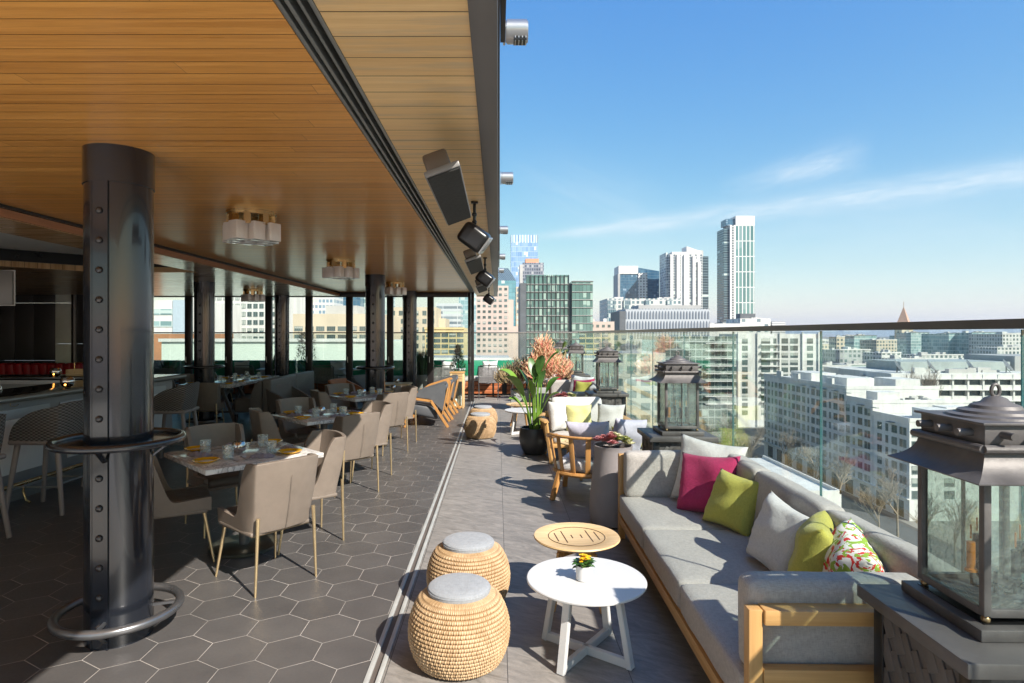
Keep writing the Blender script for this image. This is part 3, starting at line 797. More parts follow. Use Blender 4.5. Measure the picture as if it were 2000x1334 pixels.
CN = ['nearest corner', 'right hand corner', 'left hand corner', 'far corner']
LK = {'plate':'yellow glazed plate', 'tumbler':'clear cut glass tumbler', 'napkin':'folded lilac grey napkin', 'fork':'small steel fork'}
POS = {'plate': [(-.13,-.36),(.37,-.02),(-.43,.10),(.06,.42)], 'tumbler': [(-.03,-.22),(.24,-.04),(-.30,.0),(.05,.25)],
       'napkin': [(-.30,-.13),(.21,-.19),(-.20,.26),(.31,.14)], 'fork': [(.05,-.31),(.10,-.22),(-.36,.2),(.2,.3)]}
for ti, (tx, ty, nm) in enumerate(TT):
    for kind, pr in (('plate',pl0), ('tumbler',tu0), ('napkin',na0), ('fork',fk0)):
        for i, (dx, dy) in enumerate(POS[kind]):
            copy_tree(pr, (tx+dx+random.uniform(-.01,.01), ty+dy+random.uniform(-.01,.01), TZ), random.uniform(-.3,.3)+(.6 if kind=='fork' else (-.45,.2,.5,-.7)[i]), '%s at the %s of the %s marble table' % (LK[kind], CN[i], nm))
    copy_tree(vo0, (tx-.04, ty+.0, TZ), 0, 'smoked chrome candle globe in the middle of the %s marble table' % nm)

# ------------------------------------------------------------------ long communal table + banquette
t = thing('communal_table', 'long grey topped communal table with trestle legs behind the riveted column', 'table', (-5.42, 12.5, 0), R(1))
MB().box((0,0,.72), (1.0,2.55,.06), None, .004).build('tabletop', K['marble'], t)
for y in (-.85, .85):
    l = MB(); l.bar((-.38,y,0), (-.12,y,.69), .07, .05); l.bar((.38,y,0), (.12,y,.69), .07, .05); l.bar((-.3,y,.2), (.3,y,.2), .06, .04); l.build('trestle_leg', K['greyleg'], t)
l = MB(); l.bar((0,-.8,.15), (0,-.1,.68), .06, .05); l.bar((0,.8,.15), (0,.1,.68), .06, .05); l.build('brace', K['greyleg'], t)
LP = [(-5.05,11.45),(-5.05,12.0),(-5.05,12.6),(-5.05,13.2),(-5.78,11.5),(-5.78,12.2),(-5.78,12.9),(-5.78,13.5)]
ORD = ['first', 'second', 'third', 'last']
for i, (x, y) in enumerate(LP):
    sd = 'right' if i < 4 else 'left'; o = ORD[i % 4]
    copy_tree(pl0, (x, y, TZ), 0, 'yellow plate, %s from the near end along the %s side of the communal table' % (o, sd))
    copy_tree(tu0, (x+(-.17 if i < 4 else .17), y+.12, TZ), 0, 'glass tumbler, %s from the near end along the %s side of the communal table' % (o, sd))
    copy_tree(na0, (x-.02, y+.22, TZ), 1.2, 'folded napkin, %s from the near end along the %s side of the communal table' % (o, sd))
copy_tree(vo0, (-5.4, 12.35, TZ), 0, 'smoked chrome candle globe in the middle of the communal table')
bq = thing('banquette_sofa', 'grey suede two section banquette with its high back turned to us', 'banquette', (-4.42, 12.2, 0), 0)
for a, c in ((-1.28,.10), (.115,1.30)):
    MB().bb(.20, .36, a, c, .16, .87, .022, seg=3).build('back_panel', K['banq'], bq)
    MB().bb(-.36, .19, a+.09, c-.02, .26, .52, .05, seg=3).build('seat', K['banq'], bq)
for y in (-1.30, 1.22):
    a = MB()
    pr = [(-.02,.16), (.195,.16), (.195,.85), (.13,.84), (.06,.76), (.01,.62), (-.02,.46)]
    tmp = bmesh.new(); vs = [tmp.verts.new((x, y, z)) for x, z in pr]; f = tmp.faces.new(vs)
    ex = bmesh.ops.extrude_face_region(tmp, geom=[f]); bmesh.ops.translate(tmp, vec=(0,.08,0), verts=[v for v in ex['geom'] if isinstance(v, bmesh.types.BMVert)])
    bmesh.ops.recalc_face_normals(tmp, faces=tmp.faces); bmesh.ops.bevel(tmp, geom=tmp.edges[:], offset=.012, segments=2, affect='EDGES'); a._add(tmp)
    a.build('side_wing', K['banq'], bq)
for x in (-.3, .3):
    for y in (-1.2, 1.2): MB().cyl((x,y,.12), .026, .24, 12, r2=.03).build('leg', K['black'], bq)
# extra dark chairs around the communal table
for i, (x, y, rz, lb) in enumerate([(-6.15,11.6,-PI/2,'dark looking dining chair at the left side of the communal table, near end'), (-6.15,12.5,-PI/2,'dark looking dining chair at the left side of the communal table, middle'), (-6.15,13.4,-PI/2,'dark looking dining chair at the left side of the communal table, far end'),
      (-5.05,10.6,.2,'dark looking dining chair tucked at the near end of the communal table'), (-6.9,10.4,2.3,'dining chair in deep shade between the bar and the communal table')]):
    copy_tree(ch0, (x, y, 0), rz, lb, group='dining chairs by the communal table')

# ------------------------------------------------------------------ bar
b = thing('bar_counter', 'bar with black stone top, steel nosing and grey panelled front', 'bar', (-4.7, 4.0, 0))
MB().bb(-.80, -.035, -5.5, 5.2, 1.04, 1.082, .006).build('countertop', K['blackstone'], b)
n = MB(); n.tube([(-.032,-5.5,1.055), (-.032,5.2,1.055)], .034, 16); n.build('nosing', K['track'], b)
MB().bb(-.70, -.16, -5.5, 5.1, .12, 1.04).build('body', K['panelgrey'], b)
MB().bb(-.70, -.20, -5.5, 5.1, .0, .12).build('plinth', K['track'], b)
for k in range(9):
    y0 = -5.3+k*1.15
    p = MB(); p.bb(-.16, -.145, y0, y0+1.0, .22, .94, .005, mat=1)
    p.bb(-.145, -.13, y0+.10, y0+.90, .30, .84, .008, mat=0); p.build('front_panel', [K['panelwhite'], K['panelgrey']], b)
    h = MB(); h.tube([(-.10,y0+.4,1.03), (-.10,y0+.4,.985), (-.07,y0+.42,.975), (-.05,y0+.44,.995)], .004, 6); h.build('bag_hook', K['brass'], b)
MB().tube([(-.03,-5.5,.21), (-.03,5.1,.21)], .021, 14).build('foot_rail', K['brass'], b)
for y in (-4.2,-2.1,0,2.1,4.2):
    r_ = MB(); r_.tube([(-.03,y,.20), (-.05,y,.12), (-.02,y,.03), (.02,y,.008)], [.012,.010,.010,.012], 8); r_.build('rail_bracket', K['brass'], b)
b2 = thing('bar_return', 'far return of the bar with black top and pale steel back edge', 'bar', (-7.2, 8.9, 0))
MB().bb(-2.6, 1.68, -.28, .28, 1.04, 1.082, .006).build('countertop', K['blackstone'], b2)
MB().bb(-2.6, 1.68, -.24, .2, 0, 1.035).build('body', K['panelgrey'], b2)
MB().bb(-2.6, 1.68, -.268, -.242, .98, 1.035).build('edge_strip', K['alu'], b2)
ib = thing('back_bar_counter', 'steel inner work counter behind the bar', 'counter', (-7.2, 6.4, 0))
MB().bb(-.4, .4, -4, 1.9, .88, .92, .004).build('countertop', K['alu'], ib); MB().bb(-.38, .38, -4, 1.85, 0, .875).build('body', K['panelgrey'], ib)
def make_stool(lab):
    c = thing('bar_stool', lab, 'bar stool', (0,0,0), 0, 'woven rope bar stools along the bar')
    s = shell(.245, .23, .69, 1.05, .73, .05, .04, .028, (.35,.9), None, oval=True); s.build('woven_back', K['weave'], c, smooth=60)
    r_ = MB(); r_.box((0,.0,.685), (.50,.48,.045), None, .02, 3); r_.build('seat_frame', K['greyleg'], c)
    MB().box((0,.02,.735), (.43,.43,.08), None, .03, 3).build('seat_cushion', K['blackleather'], c)
    P = {}
    for sx in (-1,1):
        for sy in (-1,1):
            P[sx,sy] = ((sx*.185,sy*.185,.67), (sx*.235,sy*.265,.012))
            l = MB(); l.tube([P[sx,sy][0], P[sx,sy][1]], [.026,.019], 12); l.build('leg', K['greyleg'], c)
    f = MB()
    def at(k, z): a, d = Vector(P[k][0]), Vector(P[k][1]); return a+(d-a)*((.67-z)/.658)
    f.tube([at((-1,1),.24), at((1,1),.24)], .008, 8); f.tube([at((-1,-1),.30), at((1,-1),.30)], .008, 8)
    f.tube([at((-1,-1),.27), at((-1,1),.27)], .008, 8); f.tube([at((1,-1),.27), at((1,1),.27)], .008, 8); f.build('footrest', K['track'], c)
    return c
st0 = make_stool('woven bar stool cut off by the left edge of the picture'); st0.location = (-4.30, 4.80, 0); st0.rotation_euler.z = PI/2
copy_tree(st0, (-4.30, 5.88, 0), PI/2, 'woven bar stool just left of the big column, fully in view')
copy_tree(st0, (-4.31, 6.95, 0), PI/2, 'woven bar stool mostly hidden behind the big column')
copy_tree(st0, (-4.28, 8.05, 0), PI/2+.1, 'woven bar stool just right of the big column')
def lit_votive(loc, lab):
    o = copy_tree(vo0, loc, 0, lab); o.scale = (1.3,1.3,1.3)
    MB().ball((.012,-.045,.030), .011, (1,.5,1.3), 8).build('flame', K['candle'], o)
    return o
lit_votive((-4.93, 5.95, 1.083), 'lit chrome candle globe on the bar at the left picture edge')
lit_votive((-4.93, 6.98, 1.083), 'lit chrome candle globe on the bar next to the big column')
lit_votive((-7.4, 8.82, 1.083), 'lit chrome candle globe on the far bar return, at the left picture edge')
lit_votive((-6.35, 8.75, 1.083), 'lit chrome candle globe on the far bar return, in front of the wooden crate')
cr = thing('wooden_crate', 'small slatted wooden crate with a handle on the far bar', 'crate', (-6.12, 8.95, 1.084), .1)
w_ = MB(); w_.box((0,0,.008), (.30,.2,.012)); 
for z in (.03,.055,.08): w_.box((0,-.1,z), (.30,.01,.018)); w_.box((0,.1,z), (.30,.01,.018)); w_.box((-.15,0,z), (.01,.2,.018)); w_.box((.15,0,z), (.01,.2,.018))
w_.build('slats', K['pale_teak'], cr)
MB().tube([(-.09,0,.03), (-.09,0,.19), (.09,0,.19), (.09,0,.03)], .007, 6).build('handle', K['brass'], cr)
cr2 = thing('bottle_tray', 'low dark tray beside the wooden crate on the far bar', 'tray', (-5.75, 8.98, 1.084), 0)
MB().box((0,0,.03), (.22,.2,.06), None, .005).build('body', K['frost'], cr2)
rb = thing('red_banquette', 'red channelled leather banquette against the dark wall', 'banquette', (-10.6, 13.6, 0))
for k in range(14): MB().box((-1.2+k*.185,.06,.62), (.18,.16,.84), (R(6),0,0), .05, 3).build('back_channel', K['red'], rb)
MB().bb(-1.3, 1.35, -.55, .0, .12, .46, .04).build('seat', K['red'], rb)
tv = thing('television', 'grey backed television hanging above the bar, cut off by the left edge', 'television', (-6.14, 7.1, 2.235), R(8))
MB().box((0,0,0), (.9,.045,.40), None, .01).build('housing', K['tvgrey'], tv); MB().box((0,.02,0), (.92,.012,.42), None, .004).build('bezel', K['panelwhite'], tv)
MB().cyl((-.1,.0,.41), .016, .44, 12).build('pole', K['black'], tv)

# ------------------------------------------------------------------ lounge corner by the glass wall
def make_lounge(lab):
    c = thing('lounge_armchair', lab, 'armchair', (0,0,0), 0, 'leather lounge armchairs with angled wooden legs')
    s = MB(); s.box((0,-.02,.29), (.62,.56,.22), (R(12),0,0), .06, 3); s.build('seat', K['greyleather'], c)
    # winged back: a leaning wedge seen from the side
    bk = MB()
    def fn(u, v):
        a = (u*2-1); x = a*.33; yb = -.30-.12*v+.10*abs(a)**3; z = .20+.57*v
        z -= .05*abs(a)**2*v; return Vector((x, yb, z))
    bk.grid(fn, 21, 9); bk.bake([('SOLIDIFY', dict(thickness=.05, offset=0)), ('SUBSURF', dict(levels=1))]); bk.build('backrest', K['greyleather'], c, smooth=60)
    for sx in (-1,1):
        a = MB()
        pr = [(-.35,.28),(-.40,.60),(-.41,.77),(-.36,.785),(.08,.645),(.17,.585),(.13,.535),(-.12,.50)]
        tmp = bmesh.new(); vs = [tmp.verts.new((sx*.30, y, z)) for y, z in pr]; f = tmp.faces.new(vs)
        ex = bmesh.ops.extrude_face_region(tmp, geom=[f]); bmesh.ops.translate(tmp, vec=(sx*.045,0,0), verts=[v for v in ex['geom'] if isinstance(v, bmesh.types.BMVert)])
        bmesh.ops.recalc_face_normals(tmp, faces=tmp.faces); bmesh.ops.bevel(tmp, geom=tmp.edges[:], offset=.012, segments=2, affect='EDGES'); a._add(tmp)
        a.build('side_wing', K['greyleather'], c)
        l = MB(); l.bar((sx*.37,.26,.535), (sx*.37,-.15,.475), .03, .045, bev=.006); l.bar((sx*.37,-.135,.49), (sx*.37,-.45,0), .03, .05, bev=.006); l.bar((sx*.37,.25,.54), (sx*.36,.33,0), .03, .04, bev=.006)
        l.build('leg_frame', K['amber'], c)
    bp = MB(); bp.box((0,-.385,.45), (.56,.02,.50), (R(12),0,0), .005); bp.build('back_board', K['amber'], c)
    return c
lo0 = make_lounge('nearest grey leather lounge armchair with angled orange wooden legs'); lo0.location = (-1.36, 11.35, 0); lo0.rotation_euler.z = PI/2+.04
lo1 = copy_tree(lo0, (-1.34, 12.35, 0), PI/2+.02, 'middle lounge armchair of three, showing its plain wooden back board')
for w_o in children(lo1):
    if w_o.name.startswith('side_wing'): w_o.data = w_o.data.copy(); w_o.data.materials[0] = K['amber']; w_o['label'] = 'plain amber wood side'
copy_tree(lo0, (-1.30, 13.35, 0), PI/2, 'farthest lounge armchair of three, next to the wooden floor lantern')
def make_tub(lab, mat):
    c = thing('tub_chair', lab, 'armchair', (0,0,0), 0, 'tub armchairs in the lounge corner')
    shell(.33, .30, .30, .74, .56, .06, .05, .05, (.35,.9), .50).build('shell', mat, c, smooth=60)
    MB().box((0,.03,.37), (.54,.52,.14), None, .05, 3).build('seat', mat, c)
    for sx in (-1,1):
        for sy in (-1,1): l = MB(); l.tube([(sx*.2,sy*.2,.32), (sx*.25,sy*.26,0)], [.016,.01], 8); l.build('leg', K['black'], c)
    return c
tc = make_tub('cognac brown tub armchair left of the second round column', K['tan']); tc.location = (-3.05, 12.6, 0); tc.rotation_euler.z = -1.9
tc = make_tub('dark grey tub armchair just behind the cognac one', K['greyleather']); tc.location = (-2.85, 13.75, 0); tc.rotation_euler.z = -2.4
tc = make_tub('pale grey tub armchair between the banquette and the cognac armchair', K['banq']); tc.location = (-3.75, 11.1, 0); tc.rotation_euler.z = -2.0
def low_table(x, y, lab):
    c = thing('lounge_table', lab, 'table', (x,y,0), 0, 'low wooden lounge tables')
    MB().box((0,0,.60), (.62,.62,.035), None, .005).build('tabletop', K['pale_teak'], c)
    for sx in (-1,1): MB().box((sx*.28,0,.29), (.03,.5,.58), None, .004).build('leg', K['amber'], c)
    return c
low_table(-2.15, 11.75, 'small wooden table in front of the nearest lounge armchair'); low_table(-2.2, 13.2, 'small wooden table in front of the farther lounge armchairs')
copy_tree(vo0, (-2.0, 11.65, .619), 0, 'smoked chrome globe on the small table before the nearest lounge armchair')
copy_tree(vo0, (-2.3, 12.05, .619), .5, 'smoked chrome globe on the same small table, further left')
copy_tree(vo0, (-2.2, 13.3, .619), 0, 'smoked chrome globe on the farther small lounge table')
# ------------------------------------------------------------------ rattan poufs
def make_pouf(lab):
    c = thing('rattan_pouf', lab, 'pouf', (0,0,0), 0, 'round rattan poufs with grey cushions')
    prof = []; rows = 18; NR = rows*7
    for i in range(NR+1):
        t = i/NR; z = .012+.355*t
        r = .168+.094*math.sin(PI*min(1, (t*.90+.10)))**.62
        if t > .93: r -= .03*((t-.93)/.07)**1.5
        prof.append((r, z))
    NS = 150
    def fn(i, a, z):
        t = i/NR*rows; row = int(t); ph = .5*(row % 2)
        coil = abs(math.sin(PI*t))**.55
        s = a/(2*PI)*124 + ph + .08*math.sin(row*3.1+a*3)
        st = abs(math.sin(PI*s))**.6
        return .0036*coil + .0085*st*(.35+.65*coil)*(.75+.25*math.sin(row*7.7+int(s)*2.9)) - .007
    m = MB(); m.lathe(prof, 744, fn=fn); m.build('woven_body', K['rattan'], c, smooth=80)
    MB().lathe([(0,0), (.16,0), (.16,.012), (0,.012)], 32).build('base_disc', K['black'], c)
    cu = MB(); cu.lathe([(0,.352), (.150,.352), (.160,.360), (.163,.375), (.160,.388), (.150,.396), (.10,.402), (0,.404)], 56); cu.build('cushion', K['poufcush'], c)
    MB().tube([(.1628*math.cos(a), .1628*math.sin(a), .378) for a in [2*PI*k/56 for k in range(56)]], .0022, 6, closed=True).build('piping', K['poufcush'], c)
    for k in range(3): MB().cyl((.135*math.cos(k*2.1-1.1), .135*math.sin(k*2.1-1.1), .004), .012, .01, 12).build('foot', K['alu'], c)
    return c
K['poufcush'] = fabric('light_grey_fabric', (.31,.325,.345), .14, 300)
pf = make_pouf('nearest rattan pouf, low in front, with a round pale grey cushion'); pf.location = (-.2, 3.17, 0)
copy_tree(pf, (-.185, 3.86, 0), 1., 'rattan pouf right behind the nearest one, beside the round wooden table')
copy_tree(pf, (-.285, 9.95, 0), 2., 'distant rattan pouf by the floor track, the nearer of the far pair')
copy_tree(pf, (-.265, 10.95, 0), 3., 'distant rattan pouf half hidden behind another one, near the wooden floor lantern')

# ------------------------------------------------------------------ round side tables
def make_white_table(lab):
    c = thing('round_side_table', lab, 'side table', (0,0,0), 0, 'white round side tables')
    MB().lathe([(0,.372), (.285,.372), (.315,.388), (.316,.396), (.312,.400), (0,.400)], 72).build('tabletop', K['white'], c)
    for a in (R(18), R(108)):
        l = MB(); ca, sa = math.cos(a), math.sin(a)
        for s in (-1,1): l.bar((s*ca*.255,s*sa*.255,.0), (s*ca*.185,s*sa*.185,.372), .042, .03, bev=.003)
        l.bar((-ca*.25,-sa*.25,.022), (ca*.25,sa*.25,.022), .03, .044, bev=.003)
        l.build('leg_frame', K['white'], c)
    return c
wt = make_white_table('white round side table holding the little flower pot'); wt.location = (.47, 3.24, 0); wt.rotation_euler.z = R(35)
copy_tree(wt, (.43, 10.35, 0), R(20), 'white round side table beside the big leafy potted plant')
def make_wood_table(lab):
    c = thing('wooden_side_table', lab, 'side table', (0,0,0), 0, 'round slotted teak side tables')
    m = MB(); m.lathe([(0,.385), (.20,.385), (.262,.402), (.272,.412), (.268,.420), (.20,.416), (.195,.413), (0,.413)], 64); m.build('tabletop', K['pale_teak'], c)
    s = MB()
    for x in (-.13,-.08,-.03,.03,.08,.13): s.box((x,0,.4135), (.006, 2*(.165**2-x*x)**.5*.75 if abs(x) > .05 else .06, .002))
    s.tube([(.178*math.cos(2*PI*k/48), .178*math.sin(2*PI*k/48), .4145) for k in range(48)], .0022, 4, closed=True)
    s.build('slot', K['slot'], c)
    for k in range(4):
        a = k*PI/2+.6; l = MB(); l.bar((.12*math.cos(a),.12*math.sin(a),.385), (.215*math.cos(a),.215*math.sin(a),0), .032, .024, bev=.004); l.build('leg', K['teakz'], c)
    b = MB(); b.bar((-.14,-.09,.33), (.14,.09,.33), .02, .03); b.bar((-.09,.14,.33), (.09,-.14,.33), .02, .03); b.build('stretcher', K['teakz'], c)
    return c
K['slot'] = M('slot_shadow', (.05,.025,.012), .8, 0, .1)
wd = make_wood_table('slotted round teak table just behind the white one'); wd.location = (.50, 3.86, 0); wd.rotation_euler.z = .1
copy_tree(wd, (.42, 11.05, 0), .4, 'slotted round teak table behind the farther white side table')
copy_tree(wd, (.98, 7.25, 0), .9, 'slotted round teak table between the slatted armchair and the loveseat')
# primrose pot
fp = thing('flower_pot', 'little white pot of yellow primroses on the white round table', 'potted flower', (.455, 3.215, .4), 0)
MB().lathe([(0,0), (.036,0), (.042,.006), (.043,.078), (.039,.078), (.038,.066), (0,.066)], 32).build('pot', K['white'], fp)
MB().cyl((0,0,.066), .038, .006, 20).build('soil', K['soil'], fp)
def leafblade(mb, base, d, L, w, up=.3, droop=.5, n=6, mat=0, fold=.15, roll=0.):
    """one paddle leaf: base point, horizontal direction angle d, length, width"""
    ca, sa = math.cos(d), math.sin(d); base = Vector(base)
    side = Vector((-sa*math.cos(roll), ca*math.cos(roll), math.sin(roll)))
    prev = None; p = base.copy(); ang = up
    for i in range(n+1):
        t = i/n; ww = w*.5*(math.sin(PI*min(1, t*.92+.06))**.8)
        mid = p.copy(); l = p+side*ww+Vector((0,0,fold*ww)); r = p-side*ww+Vector((0,0,fold*ww))
        cur = [mb.b.verts.new(l), mb.b.verts.new(mid), mb.b.verts.new(r)]
        if prev:
            for a, b_ in ((0,1),(1,2)):
                f = mb.b.faces.new((prev[a], prev[b_], cur[b_], cur[a])); f.material_index = mat
        prev = cur
        ang2 = ang-droop*2.2*t*t
        p = p+Vector((ca*math.cos(ang2), sa*math.cos(ang2), math.sin(ang2)))*(L/n)
lf = MB()
for k in range(26):
    a = random.uniform(0, 2*PI); leafblade(lf, (.012*math.cos(a),.012*math.sin(a),.065+random.uniform(0,.02)), a, random.uniform(.045,.065), .034, random.uniform(.1,.8), .6, 4)
lf.build('foliage', K['leafg'], fp, smooth=0)
pt = MB()
for k in range(30):
    a, r_ = random.uniform(0,2*PI), random.uniform(0,.034); cx, cy, cz = r_*math.cos(a), r_*math.sin(a), .115+random.uniform(-.008,.016)-r_*.3
    for q in range(5): leafblade(pt, (cx,cy,cz), q*2*PI/5+a, .014, .013, .35, .4, 2)
pt.build('blossom', K['yellowpetal'], fp, smooth=0)

# ------------------------------------------------------------------ outdoor sofas
def make_sofa(lab, L=2.80, D=.90):
    c = thing('outdoor_sofa', lab, 'sofa', (0,0,0), 0, 'long grey sofas with teak frames along the glass')
    t = .06
    f = MB()
    f.bb(0, .045, .05, L-.05, .135, .20, .004); f.bb(D-.05, D, .05, L-.05, .135, .20, .004)
    f.build('long_rail', K['teaky'], c)
    for y0 in (0, L-.055):
        e = MB(); e.bb(.05, D-.05, y0+.002, y0+.052, .135, .20, .004); e.build('end_rail', K['teak'], c)
    for x in (0, D-.05):
        for y0, top in ((0,.66), (L-.055,.70)): MB().bb(x, x+.052, y0, y0+.055, 0, top, .004).build('post', K['teakz'], c)
    MB().bb(.055, D-.055, -.012, .075, .605, .662, .006).build('armrest', K['teak'], c)
    MB().bb(.055, D-.055, .0, .05, .375, .435, .005).build('arm_rail', K['teak'], c)
    MB().bb(.05, D-.05, L-.052, L, .62, .70, .005).build('armrest', K['teak'], c)
    MB().bb(D-.048, D-.002, .06, L-.06, .60, .68, .004).build('back_rail', K['teaky'], c)
    MB().bb(.02, D-.02, .06, L-.06, .19, .215).build('base_board', K['teaky'], c)
    n = 3; w = (L-.10)/n
    for k in range(n): 
        cu = cushion((.745, w-.004, .16), .028, .009, .005, k+1).build('seat_cushion', K['soffabric'], c, (.37, .05+(k+.5)*w, .298), smooth=180)
        pi = MB(); a_, b_ = .352, w/2-.022; pi.tube([(-a_,-b_,.068), (-a_,b_,.068), (a_,b_,.072), (a_,-b_,.072)], .0035, 6, closed=True); pi.build('piping', K['soffabric'], cu)
    for k in range(n):
        cushion((.16, w-.006, .42), .04, .010, .006, k+5).build('back_cushion', K['soffabric'], c, (.795,.05+(k+.5)*w,.565), (0,R(8),0), smooth=180)
    cushion((.70, .135, .37), .04, .006, .004, 9).build('arm_cushion', K['soffabric'], c, (.37,.128,.555), smooth=180)
    cushion((.70, .135, .37), .04, .006, .004, 12).build('arm_cushion', K['soffabric'], c, (.38,L-.13,.555), smooth=180)
    return c
SR = -math.atan(SL)
so = make_sofa('long grey sofa with teak frame against the glass, large on the right'); so.location = (.945, 2.29, 0); so.rotation_euler.z = SR
copy_tree(so, (1.00, 9.85, 0), SR, 'farther long grey sofa along the glass, seen beyond the loveseat')
def pillow(lab, cat_group, mat, w, loc, nrm, lean=22, roll=0., h=None, puff=.085, seed=1):
    rnd = random.Random(seed); h = h or w; ph = [rnd.uniform(0,6) for _ in range(6)]
    mb = MB(); N = 25
    def mk(sg):
        def fn(u, v):
            a, b_ = u*2-1, v*2-1
            x = a*w/2*(1-.10*(1-b_*b_)*abs(a)**2); z = b_*h/2*(1-.10*(1-a*a)*abs(b_)**2)
            e = max(0., (1-a**4)*(1-b_**4))**.55
            cr = 1+.10*math.sin(ph[0]+5*a+3*b_*b_)+.07*math.sin(ph[1]+7*b_-2*a)
            y = sg*puff*e*cr
            y += sg*.004*math.sin(22*math.atan2(b_, a)+ph[2])*(max(abs(a),abs(b_))**4)*(e > .01)
            z += -.012*math.sin(ph[3])*a
            return Vector((x, y, z+h/2))
        return fn
    mb.grid(mk(1), N, N); mb.grid(mk(-1), N, N); bmesh.ops.remove_doubles(mb.b, verts=mb.b.verts, dist=1e-5)
    bmesh.ops.recalc_face_normals(mb.b, faces=mb.b.faces)
    th = math.atan2(nrm[0], -nrm[1])
    rot = (Matrix.Rotation(th, 3, 'Z') @ Matrix.Rotation(R(-lean), 3, 'X') @ Matrix.Rotation(R(roll), 3, 'Y')).to_euler()
    return mb.build('pillow', mat, None, loc, rot, 180, label=lab, cat='pillow', group=cat_group)
G1 = 'pillows on the long front sofa'
pillow('big pale grey pillow leaning in the far corner of the front sofa', G1, K['cush'], .52, (1.57, 4.66, .375), (-.55,-.83), 20, 4, seed=1)
pillow('magenta pillow on the front sofa', G1, K['magenta'], .46, (1.50, 4.42, .375), (-.72,-.69), 24, -6, seed=2)
pillow('lime green pillow right in front of the magenta one', G1, K['lime'], .39, (1.53, 4.12, .375), (-.86,-.5), 24, 5, seed=3)
pillow('pale grey pillow standing alone in the middle of the front sofa', G1, K['cush'], .40, (1.50, 3.40, .375), (-.98,-.22), 20, 6, seed=4)
pillow('lime green pillow seen nearly edge on, touching the floral one', G1, K['lime'], .43, (1.51, 3.04, .375), (-.86,.50), 14, 0, seed=5)
pillow('red and green floral pillow at the near end of the front sofa', G1, K['floral'], .43, (1.53, 2.80, .375), (-.92,.25), 16, 6, seed=6, puff=.10)
G2 = 'pillows on the farther long sofa'
pillow('white pillow in the far corner of the farther long sofa', G2, K['white_f'], .50, (1.60, 12.1, .375), (-.5,-.85), 18, 3, seed=7)
pillow('pink pillow tucked behind the lime one on the farther long sofa', G2, K['magenta'], .46, (1.62, 11.75, .375), (-.55,-.83), 20, -3, seed=8)
pillow('bright lime pillow on the farther long sofa', G2, K['lime'], .44, (1.60, 11.55, .375), (-.5,-.86), 22, 3, seed=9)
pillow('pale grey pillow hidden mostly by the second lantern on the farther sofa', G2, K['cush'], .42, (1.62, 10.75, .375), (-.9,-.3), 22, 3, seed=10)

# loveseat facing the camera
lv = thing('loveseat', 'small teak loveseat with pale cushions facing the camera', 'loveseat', (1.16, 8.25, 0), R(2))
MB().box((0,0,.33), (.92,.62,.15), None, .05, 3).build('seat_cushion', K['soffabric'], lv)
MB().box((0,.0,.235), (.98,.66,.05), None, .008).build('seat_frame', K['teak'], lv)
MB().box((-.05,.27,.60), (.72,.15,.42), (R(-12),0,0), .06, 3).build('back_cushion', K['cush'], lv)
MB().box((0,.38,.56), (.96,.035,.09), (R(-10),0,0), .008).build('back_rail', K['teak'], lv)
for sx in (-1,1):
    a = MB(); a.tube([(sx*.54,-.34,.545), (sx*.56,-.2,.555), (sx*.56,.1,.56), (sx*.50,.36,.575)], [.035,.055,.045,.03], 12, flat=.28); a.build('armrest', K['teaky'], lv)
    for y0, y1 in ((-.27,-.32), (.30,.38)): l = MB(); l.bar((sx*.54,y0,.54), (sx*.47,y1,0), .04, .045, bev=.006); l.build('leg', K['teakz'], lv)
    for q in (-.05,.1): l = MB(); l.bar((sx*.545,q,.54), (sx*.49,q,.24), .02, .03); l.build('spindle', K['teakz'], lv)
G3 = 'pillows on the loveseat'
pillow('pale grey pillow turned sideways at the left arm of the loveseat', G3, K['cush'], .40, (.84, 8.08, .40), (.75,-.66), 12, 4, seed=11)
pillow('pale yellow green pillow in the middle of the loveseat', G3, K['pale_lime'], .36, (1.09, 8.08, .40), (-.02,-1), 16, -2, seed=12)
pillow('pale grey pillow at the right arm of the loveseat', G3, K['cush'], .37, (1.48, 8.08, .40), (-.15,-1), 16, 5, seed=13)

# slatted barrel armchair, back to the camera
ac = thing('slatted_armchair', 'amber teak slatted barrel armchair with its back to us', 'armchair', (.93, 6.38, 0), face(.35,.94))
rail = [( .40*math.sin(a), -.36*math.cos(a)+.02, .655-.07*smooth(.8,1.9,abs(a))) for a in [(-112+224*k/28)*PI/180 for k in range(29)]]
MB().tube(rail, [.026+.014*(abs(k-14)/14)**2 for k in range(29)], 10, flat=.62).build('top_rail', K['amber'], ac)
lowr = [( .33*math.sin(a), -.31*math.cos(a)+.02, .27) for a in [(-105+210*k/24)*PI/180 for k in range(25)]]
MB().tube(lowr, .03, 8, flat=.8).build('seat_rail', K['amber'], ac)
for d in (-84,-60,-37,-13,13,37,60,84):
    a = d*PI/180; p0 = Vector((.33*math.sin(a), -.31*math.cos(a)+.02, .27)); p1 = Vector((.395*math.sin(a), -.355*math.cos(a)+.02, .645-.05*smooth(.8,1.9,abs(a))))
    q = MB(); q.box((0,0,0), (.052,.014,(p1-p0).length), None, .004)
    dr = (p1-p0).normalized(); x = Vector((math.cos(a), math.sin(a), 0)); yv = dr.cross(x).normalized(); x = yv.cross(dr)
    mt = Matrix((x, yv, dr)).transposed().to_4x4(); mt.translation = (p0+p1)/2
    bmesh.ops.transform(q.b, matrix=mt, verts=q.b.verts); q.build('slat', K['amber'], ac)
